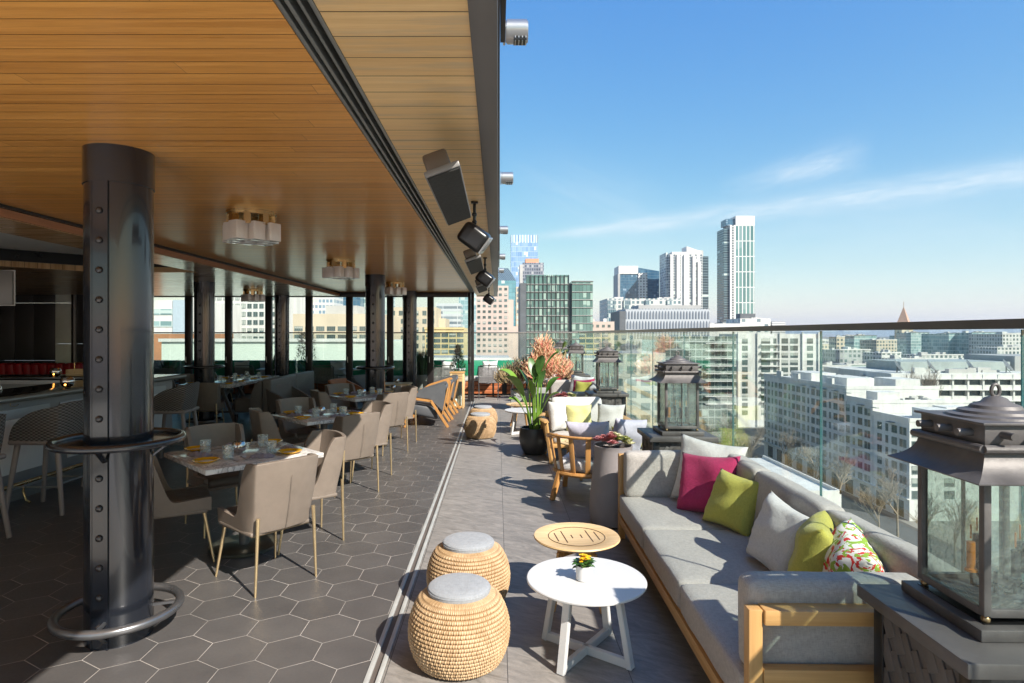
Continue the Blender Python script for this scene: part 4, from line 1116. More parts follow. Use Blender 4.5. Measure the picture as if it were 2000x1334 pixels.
for x0, y0, x1, y1 in ((-.23,-.20,-.29,-.30), (.23,-.20,.29,-.30), (-.27,.24,-.31,.30), (.27,.24,.31,.30)):
    l = MB(); l.bar((x0,y0,.30), (x1,y1,0), .05, .045, bev=.006); l.build('leg', K['amber'], ac)
MB().box((0,.03,.26), (.50,.50,.03), None, .006).build('seat_board', K['amber'], ac)
MB().box((0,.04,.345), (.52,.54,.13), None, .045, 3).build('seat_cushion', K['white_f'], ac)
G4 = 'pillows in the slatted armchair group'
pillow('lavender white pillow leaning on the back of the slatted armchair', G4, K['lav'], .46, (.98, 6.30, .40), (.35,.94), 14, 5, h=.42, seed=14)
pillow('pale lavender pillow between the succulent vase and the second lantern', G4, K['lav'], .40, (1.36, 6.62, .40), (-.3,.9), 14, -8, seed=15)
# second seat of that group: low cushioned stool chair by the glass
c2 = thing('lounge_chair', 'low grey lounge seat in front of the second lantern, mostly hidden', 'lounge seat', (1.66, 6.75, 0), 0)
MB().box((0,0,.30), (.46,.60,.16), None, .05, 3).build('seat_cushion', K['soffabric'], c2); MB().box((0,0,.2), (.48,.62,.04), None, .006).build('frame', K['teak'], c2)
for sx in (-1,1):
    for sy in (-1,1): MB().bar((sx*.2,sy*.26,.19), (sx*.21,sy*.28,0), .035, .035).build('leg', K['teakz'], c2)
pillow('narrow lime green bolster lying on the low lounge seat', G4, K['lime'], .52, (1.56, 6.95, .39), (0,-1), 10, 0, h=.24, seed=16)

# ------------------------------------------------------------------ lanterns on pedestals
def make_pedestal(lab):
    c = thing('slate_pedestal', lab, 'pedestal', (0,0,0), 0, 'slate clad lantern pedestals')
    MB().bb(-.30, .30, -.27, .27, .745, .79, .005).build('cap', K['pedestal'], c)
    MB().bb(-.25, .25, -.22, .22, 0, .745).build('core', K['pedestal'], c)
    MB().bb(-.262, -.205, -.232, -.18, 0, .744, .004).build('corner_post', K['black'], c); MB().bb(-.262, -.205, .18, .232, 0, .744, .004).build('corner_post', K['black'], c)
    MB().bb(.205, .262, -.232, -.18, 0, .744, .004).build('corner_post', K['black'], c); MB().bb(.205, .262, .18, .232, 0, .744, .004).build('corner_post', K['black'], c)
    # stepped shingles, laid on the slant, on the side towards the walkway and the side towards the camera
    s = MB()
    for side in (0,1):
        for i in range(-1,7):
            for j in range(7):
                u = -.15+j*.052; z = .02+i*.115+j*.030
                if z < .03 or z > .66 or abs(u) > .165: continue
                if side == 0: s.box((-.253,u,z+.05), (.010,.0505,.113), (R(30) if 0 else R(-30),R(2.5),0), .001)
                else: s.box((u,-.223,z+.05), (.0505,.010,.113), (R(-2.5),R(30),0), .001)
    s.build('shingle_panel', K['pedestal'], c)
    return c
def make_lantern(lab):
    c = thing('coach_lantern', lab, 'lantern', (0,0,0), 0, 'big dark coach lanterns along the glass')
    h = .15
    b = MB(); b.box((0,0,.018), (.37,.37,.036), None, .004); b.box((0,0,.0365), (.30,.30,.004), mat=1)
    b.build('base_plate', [K['lantern'], K['black']], c)
    for sx in (-1,1):
        for sy in (-1,1):
            f = MB(); f.ball((sx*.135,sy*.135,.047), .013); f.build('foot', K['brassdark'], c)
            MB().box((sx*(h-.011),sy*(h-.011),.275), (.022,.022,.43), None, .002).build('corner_bar', K['lantern'], c)
    r_ = MB()
    for z in (.068,.482):
        for s in (-1,1):
            r_.box((0,s*(h-.010),z), (2*h-.04,.018,.024), None, .002); r_.box((s*(h-.010),0,z), (.018,2*h-.04,.024), None, .002)
    for s in (-1,1): r_.box((0,s*(h-.010),.275), (.008,.010,.40)); 
    r_.box((0,0,.062), (2*h-.03,2*h-.03,.006))
    r_.build('frame', K['lantern'], c)
    for s in (-1,1):
        MB().box((0,s*(h-.016),.275), (2*h-.044,.003,.39)).build('glass_pane', K['glass_lan'], c)
        MB().box((s*(h-.016),0,.275), (.003,2*h-.044,.39)).build('glass_pane', K['glass_lan'], c)
    # flared roof
    rf = MB()
    lv = [(.214,.470),(.200,.477),(.184,.487),(.170,.500),(.158,.516),(.150,.534),(.146,.556)]
    rows = [[rf.b.verts.new((x*a, y*a, z)) for x, y in ((-1,-1),(1,-1),(1,1),(-1,1))] for a, z in lv]
    for i in range(len(rows)-1):
        for k in range(4): rf.b.faces.new((rows[i][k], rows[i][(k+1)%4], rows[i+1][(k+1)%4], rows[i+1][k]))
    rf.bake([('SOLIDIFY', dict(thickness=.004, offset=0))])
    rf.build('flared_roof', K['lantern'], c, smooth=25)
    k_ = MB()
    for s in (-1,1):
        k_.tube([(-.158,s*.158,.563), (.158,s*.158,.563)], .013, 10); k_.tube([(s*.158,-.158,.563), (s*.158,.158,.563)], .013, 10)
    k_.box((0,0,.603), (.286,.286,.062), None, .003); k_.box((0,0,.637), (.315,.315,.008), None, .002)
    k_.build('cornice', K['lantern'], c)
    for s in (-1,1):
        for q in (-.09,0,.09):
            p = MB(); p.cyl((q,s*.163,.604), .0115, .05, 14, rot=(PI/2,0,0)); p.build('vent_peg', K['lantern'], c)
            p = MB(); p.cyl((s*.163,q,.604), .0115, .05, 14, rot=(0,PI/2,0)); p.build('vent_peg', K['lantern'], c)
    d = MB(); d.lathe([(.0,.641), (.135,.641), (.130,.648), (.105,.653), (.100,.661), (.072,.668), (.066,.678), (.040,.688), (.030,.700), (.014,.707), (0,.708)], 40)
    d.build('dome', K['lantern'], c)
    MB().tube([(.013*math.cos(a), 0, .724+.020*math.sin(a)) for a in [2*PI*k/20 for k in range(20)]], .0055, 8, closed=True).build('finial_ring', K['lantern'], c)
    s = MB(); s.tube([(0,0,.07), (0,0,.14), ], .006, 8)
    s.tube([(0,0,.10), (0,.04,.085), (0,.075,.10), (0,.078,.14)], .005, 8); s.tube([(0,0,.10), (0,-.04,.085), (0,-.075,.10), (0,-.078,.14)], .005, 8)
    s.tube([(0,0,.10), (.04,0,.085), (.075,0,.10), (.078,0,.14)], .005, 8); s.tube([(0,0,.10), (-.04,0,.085), (-.075,0,.10), (-.078,0,.14)], .005, 8)
    s.build('candelabra', K['black'], c)
    for x, y, m in ((.078,0,0), (-.078,0,1), (0,.078,0), (0,-.078,0)):
        t_ = MB(); t_.lathe([(0,.14), (.017,.14), (.017,.148), (.012,.15), (.012,.235), (0,.235)], 16, c=(x,y,0)); t_.build('candle_sleeve', K['amberlens'] if m else K['blacksleeve'], c)
        g_ = MB(); g_.lathe([(.006,.235), (.013,.252), (.018,.272), (.012,.30), (.003,.325), (0,.33)], 16, c=(x,y,0)); g_.build('bulb', K['bulb'], c)
        MB().cyl((x,y,.268), .0025, .045, 6).build('filament', K['amberlens'], c)
    return c
K['brassdark'] = M('worn_brass', (.30,.22,.12), .4, .8, .2, 20)
K['blacksleeve'] = M('black_sleeve', (.02,.02,.022), .4, 0, .2, 40, .4, 60)
PY = [1.94, 5.60, 9.42, 13.5, 17.1]
names = ['nearest','second','third','fourth','farthest']
det = ['huge at the right edge of the picture','behind the far end of the front sofa','behind the loveseat','just right of the coral pink plant','seen tiny through the palm leaves']
pd = ln = None
for i, Y in enumerate(PY):
    X = 1.60+SL*(Y-2)*.5
    if pd is None:
        pd = make_pedestal('slate clad pedestal under the nearest lantern, in the bottom right corner'); pd.location = (X, Y, 0); pd.rotation_euler.z = SR
        ln = make_lantern('nearest dark coach lantern, '+det[0]); ln.location = (X+.01, Y+.03, .791); ln.rotation_euler.z = SR
    else:
        copy_tree(pd, (X, Y, 0), SR, 'slate pedestal carrying the %s lantern, %s' % (names[i], det[i]))
        copy_tree(ln, (X+.01, Y-.02, .791), SR, '%s dark coach lantern, %s' % (names[i], det[i]))
# lantern seen through the left window
copy_tree(pd, (-10.35, 17.0, 0), 0, 'slate pedestal behind the spiky grasses, seen through the left windows')
copy_tree(ln, (-10.35, 17.0, .791), .3, 'coach lantern above the spiky grasses, seen through the left windows')

# ------------------------------------------------------------------ planters and plants
def rosette(mb, c, r, n=18, layers=3, mat=0):
    for L in range(layers):
        k = n-L*4; rr = r*(1-.28*L)
        for q in range(max(4,k)):
            leafblade(mb, (c[0],c[1],c[2]+.008*L), 2*PI*q/max(4,k)+L*.4, rr, rr*.42, .25+.42*L, -.25, 4, mat, .5)
def succulents(parent, R_, z, seed, big=True):
    rn = random.Random(seed); m = MB(); a1 = MB(); a2 = MB()
    for k in range(26 if big else 22):
        a = rn.uniform(0,2*PI); r_ = R_*math.sqrt(rn.uniform(0,1)); x, y = r_*math.cos(a), r_*math.sin(a)
        zz = z+.050+.06*(1-r_/R_)+rn.uniform(-.01,.02); sz = rn.uniform(.035,.062)
        tgt = m if x < R_*.05 else (a1 if rn.random() < .55 else a2)
        rosette(tgt, (x,y,zz), sz, 16, 3)
    m.build('pink_rosettes', K['pinksucc'], parent, smooth=0); a1.build('cream_rosettes', K['creamsucc'], parent, smooth=0); a2.build('green_rosettes', K['greensucc'], parent, smooth=0)
vs = thing('succulent_vase', 'tall grey vase of pink and cream succulents beside the front sofa', 'planter', (1.035, 5.46, 0), 0)
MB().lathe([(0,0), (.165,0), (.195,.02), (.212,.10), (.208,.22), (.190,.40), (.172,.56), (.166,.66), (.170,.685), (.174,.70), (.162,.70), (.155,.66), (0,.65)], 64).build('pot', K['vase'], vs)
MB().cyl((0,0,.655), .155, .02, 32).build('soil', K['soil'], vs); succulents(vs, .165, .665, 3)
vs2 = thing('succulent_vase', 'vase of pink succulents behind the loveseat, next to the third lantern pedestal', 'planter', (1.02, 9.15, 0), 0)
MB().lathe([(0,0), (.165,0), (.195,.02), (.212,.10), (.208,.22), (.190,.40), (.172,.56), (.166,.66), (.170,.685), (.174,.70), (.162,.70), (.155,.66), (0,.65)], 48).build('pot', K['vase'], vs2)
MB().cyl((0,0,.655), .155, .02, 32).build('soil', K['soil'], vs2); succulents(vs2, .19, .675, 9)
# bird of paradise
bp = thing('potted_plant', 'big paddle leaved plant in a dark rounded pot on the terrace', 'potted plant', (.52, 8.62, 0), 0)
MB().lathe([(0,0), (.135,0), (.15,.01), (.185,.08), (.212,.18), (.216,.28), (.205,.35), (.200,.37), (.185,.37), (.19,.33), (0,.32)], 56).build('pot', K['terracotta'], bp)
MB().cyl((0,0,.325), .19, .02, 32).build('soil', K['soil'], bp)
st = MB(); lg = MB(); rn = random.Random(12)
LV = [(-2.5,.42,.62,.55,.9),(-1.1,.30,.98,.30,.5),(-.2,.34,1.02,.36,.8),(.4,.30,.66,.52,.9),(1.4,.28,.82,.30,.6),(2.4,.30,.78,.34,.8),(3.1,.42,.70,.50,1.),(-1.8,.28,.60,.26,.6),(.0,.30,.42,.36,1.2),(2.8,.28,.45,.36,1.2),(-.7,.26,.76,.22,.5),(-2.9,.30,.34,.40,1.2),(1.9,.25,.95,.16,.4),(-1.5,.25,.88,.12,.3)]
for d, L, h, out, dr in LV:
    h *= .86; out *= .85
    tx, ty = out*.42*math.cos(d), out*.42*math.sin(d); bx, by = .05*math.cos(d), .05*math.sin(d)
    st.tube([(bx,by,.32), (bx+tx*.25,by+ty*.25,.32+h*.45), (tx*.8,ty*.8,.32+h*.82), (tx,ty,.30+h)], [.013,.011,.008,.005], 7)
    leafblade(lg, (tx,ty,.30+h-.02), d+rn.uniform(-.2,.2), L*1.08, L*.46, 1.38-out*.9, dr*.42, 12, 0 if rn.random() < .6 else 1, .55, rn.uniform(-.6,.6))
st.build('stalk', K['leafl'], bp); lg.build('leaves', [K['leafg'], K['leafl']], bp, smooth=60)
# fire stick shrub
def twiggy(name, lab, cat, loc, pot, blobs, mats, n, seed, wth=.004, kid='stems'):
    c = thing(name, lab, cat, loc, 0); rn = random.Random(seed)
    px, py, pz = pot[0]; MB().bb(-px/2, px/2, -py/2, py/2, 0, pz, .01).build('pot', pot[1], c); MB().bb(-px/2+.02, px/2-.02, -py/2+.02, py/2-.02, pz-.02, pz+.003).build('soil', K['soil'], c)
    m = MB()
    for k in range(n):
        bx, by, bz, rx, rz = blobs[k % len(blobs)]
        # random point on the shell of the blob; twig pointing outward/up
        u, w = rn.uniform(0,2*PI), rn.uniform(-.55,1); q = math.sqrt(max(0,1-w*w)); s_ = rn.uniform(.1,1.12)**.5
        p = Vector((bx+rx*q*math.cos(u)*s_, by+rx*q*math.sin(u)*s_, bz+rz*w*s_))
        d = Vector((q*math.cos(u)*.8, q*math.sin(u)*.8, w*.5+.75)).normalized(); L = rn.uniform(.06,.15)
        a = p; b_ = p+d*L; mi = rn.randrange(len(mats))
        m.bar(a, b_, wth*1.6, wth*1.6, mat=mi)
        e = b_+Vector((rn.uniform(-1,1),rn.uniform(-1,1),1)).normalized()*L*.6; m.bar(b_, e, wth, wth, mat=mi)
    for k in range(14):
        bx, by, bz, rx, rz = blobs[k % len(blobs)]
        m.tube([(0,0,pz), (bx*.5,by*.5,(bz+pz)/2), (bx+rn.uniform(-.5,.5)*rx, by+rn.uniform(-.5,.5)*rx, bz)], [.012,.009,.004], 5)
    m.build(kid, mats, c, smooth=0)
    return c
twiggy('firestick_shrub', 'tall coral pink stemmed shrub in a grey planter by the second sofa', 'shrub', (1.03, 13.15, 0), ((.5,.5,.55), K['planter']),
    [(-.04,0,1.22,.17,.34), (.18,0,.92,.32,.30), (-.16,.02,.86,.28,.26), (-.02,0,1.02,.26,.28), (.24,0,.80,.30,.24)], [K['coral'], K['coral'], K['straw'], K['coral2']], 1500, 5, .0075)
twiggy('straw_shrub', 'dry straw coloured twiggy shrub left of the coral one', 'shrub', (.50, 13.6, 0), ((.42,.42,.45), K['planter']),
    [(-.02,0,.72,.34,.26), (.16,0,.80,.28,.28), (-.24,0,.66,.26,.2)], [K['straw'], K['bark'], K['straw']], 1100, 6, .006)
# palm beyond it
pm = thing('potted_palm', 'green fan palm rising behind the coral shrub', 'potted plant', (1.42, 15.4, 0), 0)
MB().lathe([(0,0), (.2,0), (.26,.5), (.24,.5), (.23,.46), (0,.45)], 32).build('pot', K['planter'], pm)
m = MB(); rn = random.Random(4); tr = MB(); tr.tube([(0,0,.45), (0,0,.9)], .03, 8); tr.build('trunk', K['bark'], pm)
for k in range(26):
    a = rn.uniform(0,2*PI); e = rn.uniform(.1,1.35); L = rn.uniform(.35,.6); d = Vector((math.cos(a)*math.cos(e), math.sin(a)*math.cos(e), math.sin(e))); tip = Vector((0,0,.85))+d*L
    m.tube([(0,0,.85), tip], .005, 4)
    for q in range(11):
        b_ = (q-5)*.16; s_ = Vector((-math.sin(a), math.cos(a), 0)); dd = (d*math.cos(b_)+s_*math.sin(b_)).normalized()
        m.bar(tip, tip+dd*.22+Vector((0,0,-.04)), .012, .002)
m.build('fronds', K['leafpalm'], pm, smooth=0)

# blade grasses in tall planters
def grass_planter(lab, x, y, hp, hg, n, seed, spread=.25, tall=True):
    c = thing('grass_planter', lab, 'planter', (x,y,0), 0, 'planters of tall grasses outside the glass doors'); rn = random.Random(seed)
    MB().lathe([(0,0), (.15,0), (.21,hp), (.19,hp), (.18,hp-.04), (0,hp-.04)], 32).build('pot', K['planter'], c)
    m = MB()
    for k in range(n):
        a = rn.uniform(0,2*PI); r0 = rn.uniform(0,.15); leafblade(m, (r0*math.cos(a),r0*math.sin(a),hp-.05), a, hg*rn.uniform(.6,1.05), .022, rn.uniform(1.2,1.5) if tall else rn.uniform(.7,1.45), rn.uniform(.05,spread), 6, rn.randrange(2))
    m.build('grass', [K['leafgrass'], K['leafd']], c, smooth=0)
grass_planter('tall grass in a grey planter right of the third round column, outside the doors', -1.98, 16.0, .62, .75, 240, 1)
grass_planter('spiky dark grasses in a planter outside the left windows', -8.72, 16.1, .50, .62, 200, 2, .5, False)
grass_planter('low spiky grasses outside the glass between two round columns', -3.2, 16.2, .35, .5, 120, 3, .6, False)
grass_planter('thin upright grasses outside behind the fifth column', -5.95, 16.3, .55, .7, 60, 5, .1)
def conifer(lab, x, y, hp, h, r, n, seed, mat='leafd', conical=True):
    c = thing('conifer', lab, 'potted tree', (x,y,0), 0); rn = random.Random(seed)
    MB().lathe([(0,0), (.14,0), (.19,hp), (.17,hp), (.16,hp-.03), (0,hp-.03)], 28).build('pot', K['planter'], c)
    MB().tube([(0,0,hp-.05), (0,0,hp+h*.9)], [.018,.006], 6).build('trunk', K['bark'], c)
    m = MB()
    for k in range(n):
        t = rn.random()**.8; a = rn.uniform(0,2*PI); rr = r*((1-t) if conical else (1-t*.6))*rn.uniform(.4,1.08)+.02
        z = hp+.05+h*t; leafblade(m, (rr*math.cos(a),rr*math.sin(a),z), a+rn.uniform(-1,1), rn.uniform(.05,.11), .02, rn.uniform(-.2,1.1), .3, 2, rn.randrange(2))
    m.build('foliage', [K[mat], K['leafg']], c, smooth=0)
conifer('slim conical potted evergreen beside the wooden floor lantern', -1.02, 15.75, .48, .85, .24, 1400, 8)
conifer('bushy dark evergreen outside the window behind the grey banquette', -5.15, 16.4, .35, 1.30, .36, 1800, 9, conical=False)

# ------------------------------------------------------------------ far terrace: green banquette, woven chairs, tables
gb = thing('green_banquette', 'long emerald green banquette with white seat and cedar plank base', 'banquette', (-4.5, 17.0, 0), 0)
for a, c in ((-7.6,-4.55),(-4.5,-1.25),(-1.2,1.98),(2.04,4.2),(4.24,6.0)):
    MB().bb(a, c, .28, .48, .40, .93, .03).build('back_cushion', K['green_b'], gb)
MB().bb(-7.6, 6.0, -.36, .28, .40, .50, .02).build('seat', K['cush'], gb)
for z in (.05,.165,.28): MB().bb(-7.6, 4.62, -.33, -.28, z, z+.105, .003).build('plank', K['cedar'], gb); MB().bb(4.75, 6.0, -.33, -.28, z, z+.105, .003).build('plank', K['cedar'], gb)
MB().bb(-7.6, 6.0, -.27, .46, .03, .39).build('core', K['black'], gb)
for i, (x, lb) in enumerate([(-9.6,'far left'), (-7.15,'left of the fifth column'), (-6.45,'right beside the mullion left of the fifth column'), (-4.45,'behind the banquette window'), (-1.38,'behind the evergreen'), (-.22,'in the middle of the bright green back'), (.68,'just left of the coral shrub')]):
    pillow('white square pillow on the green banquette, %s' % lb, 'white pillows on the green banquette', K['white_f'], .44, (x, 17.05, .50), (0,-1), 12, random.uniform(-6,6), seed=30+i)
def make_cordchair(lab):
    c = thing('woven_chair', lab, 'chair', (0,0,0), 0, 'grey cord outdoor chairs by the green banquette')
    f = MB()
    f.tube([(-.24,-.20,0), (-.25,-.24,.45), (-.25,-.30,.84), (-.21,-.315,.88), (.21,-.315,.88), (.25,-.30,.84), (.25,-.24,.45), (.24,-.20,0)], .011, 8)
    for s in (-1,1): f.tube([(s*.25,.22,0), (s*.26,.22,.60), (s*.26,.18,.63), (s*.27,-.26,.65)], .011, 8); f.tube([(s*.25,.22,.43), (s*.25,-.23,.43)], .010, 8)
    f.tube([(-.25,.22,.43), (.25,.22,.43)], .01, 8); f.build('frame', K['track2'], c)
    s_ = MB()
    for k in range(34):
        z = .44+k*.0118; y = -.235-.075*(z-.45)/.43; s_.tube([(-.245,y,z), (-.12,y-.012,z), (0,y+.004,z), (.12,y-.012,z), (.245,y,z)], .005, 5)
    for x in (-.16,-.08,0,.08,.16): s_.tube([(x,-.236,.44), (x,-.312,.84)], .004, 4)
    s_.build('cord_back', K['cord'], c)
    q = MB()
    for k in range(30): y = -.22+k*.015; q.tube([(-.25,y,.432), (0,y,.418), (.25,y,.432)], .006, 5)
    q.build('cord_seat', K['cord'], c)
    return c
K['track2'] = M('chair_tube', (.16,.16,.165), .35, .6, .08)
cc = make_cordchair('grey woven cord chair with its back to us in the open part, left one'); cc.location = (-.235, 15.78, 0)
copy_tree(cc, (.62, 15.8, 0), .05, 'grey woven cord chair partly behind the paddle leaved plant')
copy_tree(cc, (-1.42, 15.8, 0), -.04, 'grey woven cord chair behind the glass, left of the slim evergreen')
copy_tree(cc, (-4.45, 15.75, 0), .1, 'woven cord chair outside the window between the banquette and second column')
copy_tree(cc, (-6.42, 15.75, 0), -.05, 'woven cord chair outside the window above the communal table')
copy_tree(cc, (-8.75, 15.72, 0) if 0 else (-8.35, 15.55, 0), 0, 'woven cord chair outside the left window by the spiky grasses')
def make_cafe(lab):
    c = thing('cafe_table', lab, 'table', (0,0,0), 0, 'small white tables in front of the green banquette')
    MB().box((0,0,.735), (.56,.56,.03), None, .004).build('tabletop', K['white'], c); MB().cyl((0,0,.37), .025, .71, 16).build('pedestal', K['black'], c); MB().cyl((0,0,.012), .2, .024, 28).build('base', K['black'], c)
    return c
def small_pot(loc, lab):
    o = copy_tree(fp, loc, random.uniform(0,6), lab, group='small flower pots on the white tables'); return o
ct0 = None
for x, lb in ((-9.3,'outside the left window'), (-6.1,'above the far end of the communal table'), (-3.95,'outside behind the grey banquette'), (-1.15,'behind the slim evergreen'), (-.12,'in front of the bright green back'), (.78,'behind the coral shrub')):
    if ct0 is None: ct0 = make_cafe('small square white table '+lb); ct0.location = (x, 16.36, 0)
    else: copy_tree(ct0, (x, 16.36, 0), 0, 'small square white table '+lb)
    small_pot((x-.1, 16.36, .751), 'small potted yellow flower on the white table '+lb)
# wooden floor lantern
wl2 = thing('floor_lantern', 'tall wooden floor lantern with slatted top and white candles by the door', 'lantern', (-.92, 13.95, 0), 0)
for sx in (-1,1):
    for sy in (-1,1): MB().bb(sx*.135-.022, sx*.135+.022, sy*.135-.022, sy*.135+.022, 0, .80, .003).build('post', K['pale_teakz'], wl2)
for k in range(5):
    s = MB()
    for sg in (-1,1): s.box((0,sg*.15,.775-k*.038), (.23,.012,.024), None, .002); s.box((sg*.15,0,.775-k*.038), (.012,.23,.024), None, .002)
    s.build('slat', K['pale_teak'], wl2)
MB().box((0,0,.812), (.34,.34,.024), None, .003).build('top', K['teak'], wl2); MB().box((0,0,.03), (.30,.30,.03), None, .003).build('bottom', K['teak'], wl2)
for s in (-1,1): MB().box((0,s*.14,.33), (.22,.004,.54)).build('glass_pane', K['glass_win'], wl2); MB().box((s*.14,0,.33), (.004,.22,.54)).build('glass_pane', K['glass_win'], wl2)
for i, (x, y, r_, h) in enumerate(((-.05,-.05,.045,.16), (.05,.0,.045,.22), (-.03,.07,.04,.12))):
    MB().cyl((-.92+x,13.95+y,.047+h/2), r_, h, 20, bev=.004).build('pillar_candle', K['wax'], label=['short white pillar candle in front inside the wooden floor lantern', 'tallest white pillar candle inside the wooden floor lantern', 'smallest white candle at the back inside the wooden floor lantern'][i], cat='candle', group='candles in the wooden floor lantern')
# seat group between the farther sofa and the far corner
c3 = thing('corner_lounge_chair', 'low wooden lounge chair with grey cushions behind the fourth lantern', 'armchair', (1.15, 14.6, 0), .3)
MB().box((0,0,.34), (.6,.6,.15), None, .05, 3).build('seat_cushion', K['soffabric'], c3); MB().box((0,.27,.58), (.58,.14,.4), (R(-12),0,0), .05, 3).build('back_cushion', K['soffabric'], c3)
MB().box((0,0,.24), (.66,.66,.05), None, .008).build('frame', K['teak'], c3)
for sx in (-1,1):
    for sy in (-1,1): MB().bar((sx*.28,sy*.28,.24), (sx*.3,sy*.3,0), .04, .04).build('leg', K['teakz'], c3)
pillow('red pillow behind the fourth lantern', 'pillows by the fourth lantern', K['redf'], .42, (1.32, 14.6, .42), (-.3,-1), 15, 5, seed=51)
pillow('white patterned pillow in front of the red one', 'pillows by the fourth lantern', K['white_f'], .40, (1.22, 14.42, .42), (-.5,-1), 18, -5, seed=52)
for p in (pl0, tu0, na0, fk0, vo0):
    for ch in children(p): bpy.data.objects.remove(ch)
    bpy.data.objects.remove(p)
# ------------------------------------------------------------------ city
GZ = -43.
def m_ground():
    m, t, b = new_mat('city_ground'); co = t.coord()
    n = t.noise(co, .02, 6); n2 = t.noise(co, .4, 4)
    t.set(b.inputs['Base Color'], t.mix(t.m('ADD', t.ramp(n, .35, .65, 0, .7), t.ramp(n2, .3, .7, 0, .3)), (.10,.105,.10), (.26,.25,.23)))
    b.inputs['Roughness'].default_value = .9; return m
struct('ground', MB().bb(-6000, 9000, -600, 14000, GZ-1, GZ), m_ground())
def m_winpane():
    m, t, b = new_mat('window_pane'); oi = t.n('ShaderNodeObjectInfo'); co = t.coord()
    r = oi.outputs['Random']; s = t.sep(co)
    c = t.mix(r, (.035,.055,.055), (.10,.15,.145))
    bl = t.m('MULTIPLY', t.m('GREATER_THAN', t.m('FRACT', t.m('MULTIPLY', r, 7.3)), .55), t.m('GREATER_THAN', s[2], t.m('MULTIPLY', t.m('SUBTRACT', t.m('FRACT', t.m('MULTIPLY', r, 3.7)), .5), 2.)))
    t.set(b.inputs['Base Color'], t.mix(t.m('MULTIPLY', bl, .75), c, (.50,.52,.47)))
    b.inputs['Roughness'].default_value = .08; b.inputs['Specular IOR Level'].default_value = .9
    return m
K['pane'] = m_winpane(); K['wframe'] = M('window_frame', (.16,.20,.20), .5, 0, .05); K['bandglass'] = M('band_glass', (.035,.06,.065), .08, 0, .5, .3, spec=.9)
K['wall_white'] = M('white_render', (.62,.61,.58), .8, 0, .12, 1.2, stretch=(.4,.4,.06)); K['wall_cream'] = M('cream_stone', (.55,.47,.35), .8, 0, .07, .15)
K['wall_pink'] = M('pinkish_stone', (.54,.44,.38), .8, 0, .07, .15); K['wall_yellow'] = M('yellow_stone', (.60,.47,.24), .8, 0, .07, .15)
K['wall_grey'] = M('grey_render', (.36,.36,.35), .8, 0, .08, .15); K['brick'] = M('orange_brick', (.44,.20,.10), .85, 0, .12, .5)
K['roofgrey'] = M('roof_membrane', (.58,.58,.55), .85, 0, .15, .2); K['hallgrey'] = M('hall_grey', (.33,.37,.355), .7, 0, .12, .2); K['mint_l'] = M('pale_mint_render', (.60,.66,.585), .75, 0, .05, .1)
K['copper'] = M('red_roof', (.42,.27,.18), .7, 0, .1, .3); K['mint'] = M('mint_render', (.42,.53,.47), .7, 0, .06, .1)
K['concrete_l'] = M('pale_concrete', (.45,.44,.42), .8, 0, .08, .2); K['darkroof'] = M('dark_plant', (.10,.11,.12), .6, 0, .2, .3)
CAMP = Vector((0,0,EYE))
def bld(name, lab, x0, x1, yt, Y, depth, mat, zb=GZ, cat='building'):
    X0, X1 = (x0-VX)/F*Y, (x1-VX)/F*Y; z = EYE-(yt-HY)/F*Y
    r = thing(name, lab, cat, (X0, Y, zb)); w, h = X1-X0, z-zb
    MB().bb(0, w, 0, depth, 0, h).build('body', mat, r)
    return r, w, h
WM = {}
def winmesh(w, h, mull=1, hor=0):
    k = (round(w,2), round(h,2), mull, hor)
    if k not in WM:
        m = MB(); m.bb(-w/2, w/2, -.03, .2, -h/2, h/2, mat=0)
        f = .07
        m.bb(-w/2-f, -w/2, -.07, .2, -h/2-f, h/2+f, mat=1); m.bb(w/2, w/2+f, -.07, .2, -h/2-f, h/2+f, mat=1)
        m.bb(-w/2, w/2, -.07, .2, h/2, h/2+f, mat=1); m.bb(-w/2, w/2, -.12, .2, -h/2-f*1.6, -h/2, mat=1)
        for q in range(mull): x = -w/2+w*(q+1)/(mull+1); m.bb(x-.035, x+.035, -.06, -.029, -h/2, h/2, mat=1)
        for q in range(hor): z = -h/2+h*(q+1)/(hor+1); m.bb(-w/2, w/2, -.055, -.028, z-.03, z+.03, mat=1)
        o = m.build('window', [K['pane'], K['wframe']], smooth=0); me = o.data; bpy.data.objects.remove(o); WM[k] = me
    return WM[k]
def windows(root, items, mull=1, hor=0):
    """items: (x,y,z,rz,w,h) in the building's own frame; the 100 nearest are parts, the rest one part"""
    rl = root.location
    items.sort(key=lambda i: (Vector((i[0]+rl.x, i[1]+rl.y, i[2]+rl.z))-CAMP).length)
    for x, y, z, rz, w, h in items[:100]:
        o = bpy.data.objects.new('window', winmesh(w, h, mull, hor)); COL.objects.link(o); o.parent = root; o.location = (x, y, z); o.rotation_euler.z = rz
    rest = items[100:]
    if rest:
        b = bmesh.new()
        for x, y, z, rz, w, h in rest:
            n0 = len(b.verts); b.from_mesh(winmesh(w, h, mull, hor)); b.verts.ensure_lookup_table()
            bmesh.ops.transform(b, matrix=Matrix.Translation((x,y,z)) @ Matrix.Rotation(rz, 4, 'Z'), verts=b.verts[n0:])
        mb = MB(); mb.b.free(); mb.b = b; mb.build('window', [K['pane'], K['wframe']], root, kind='stuff', smooth=0)
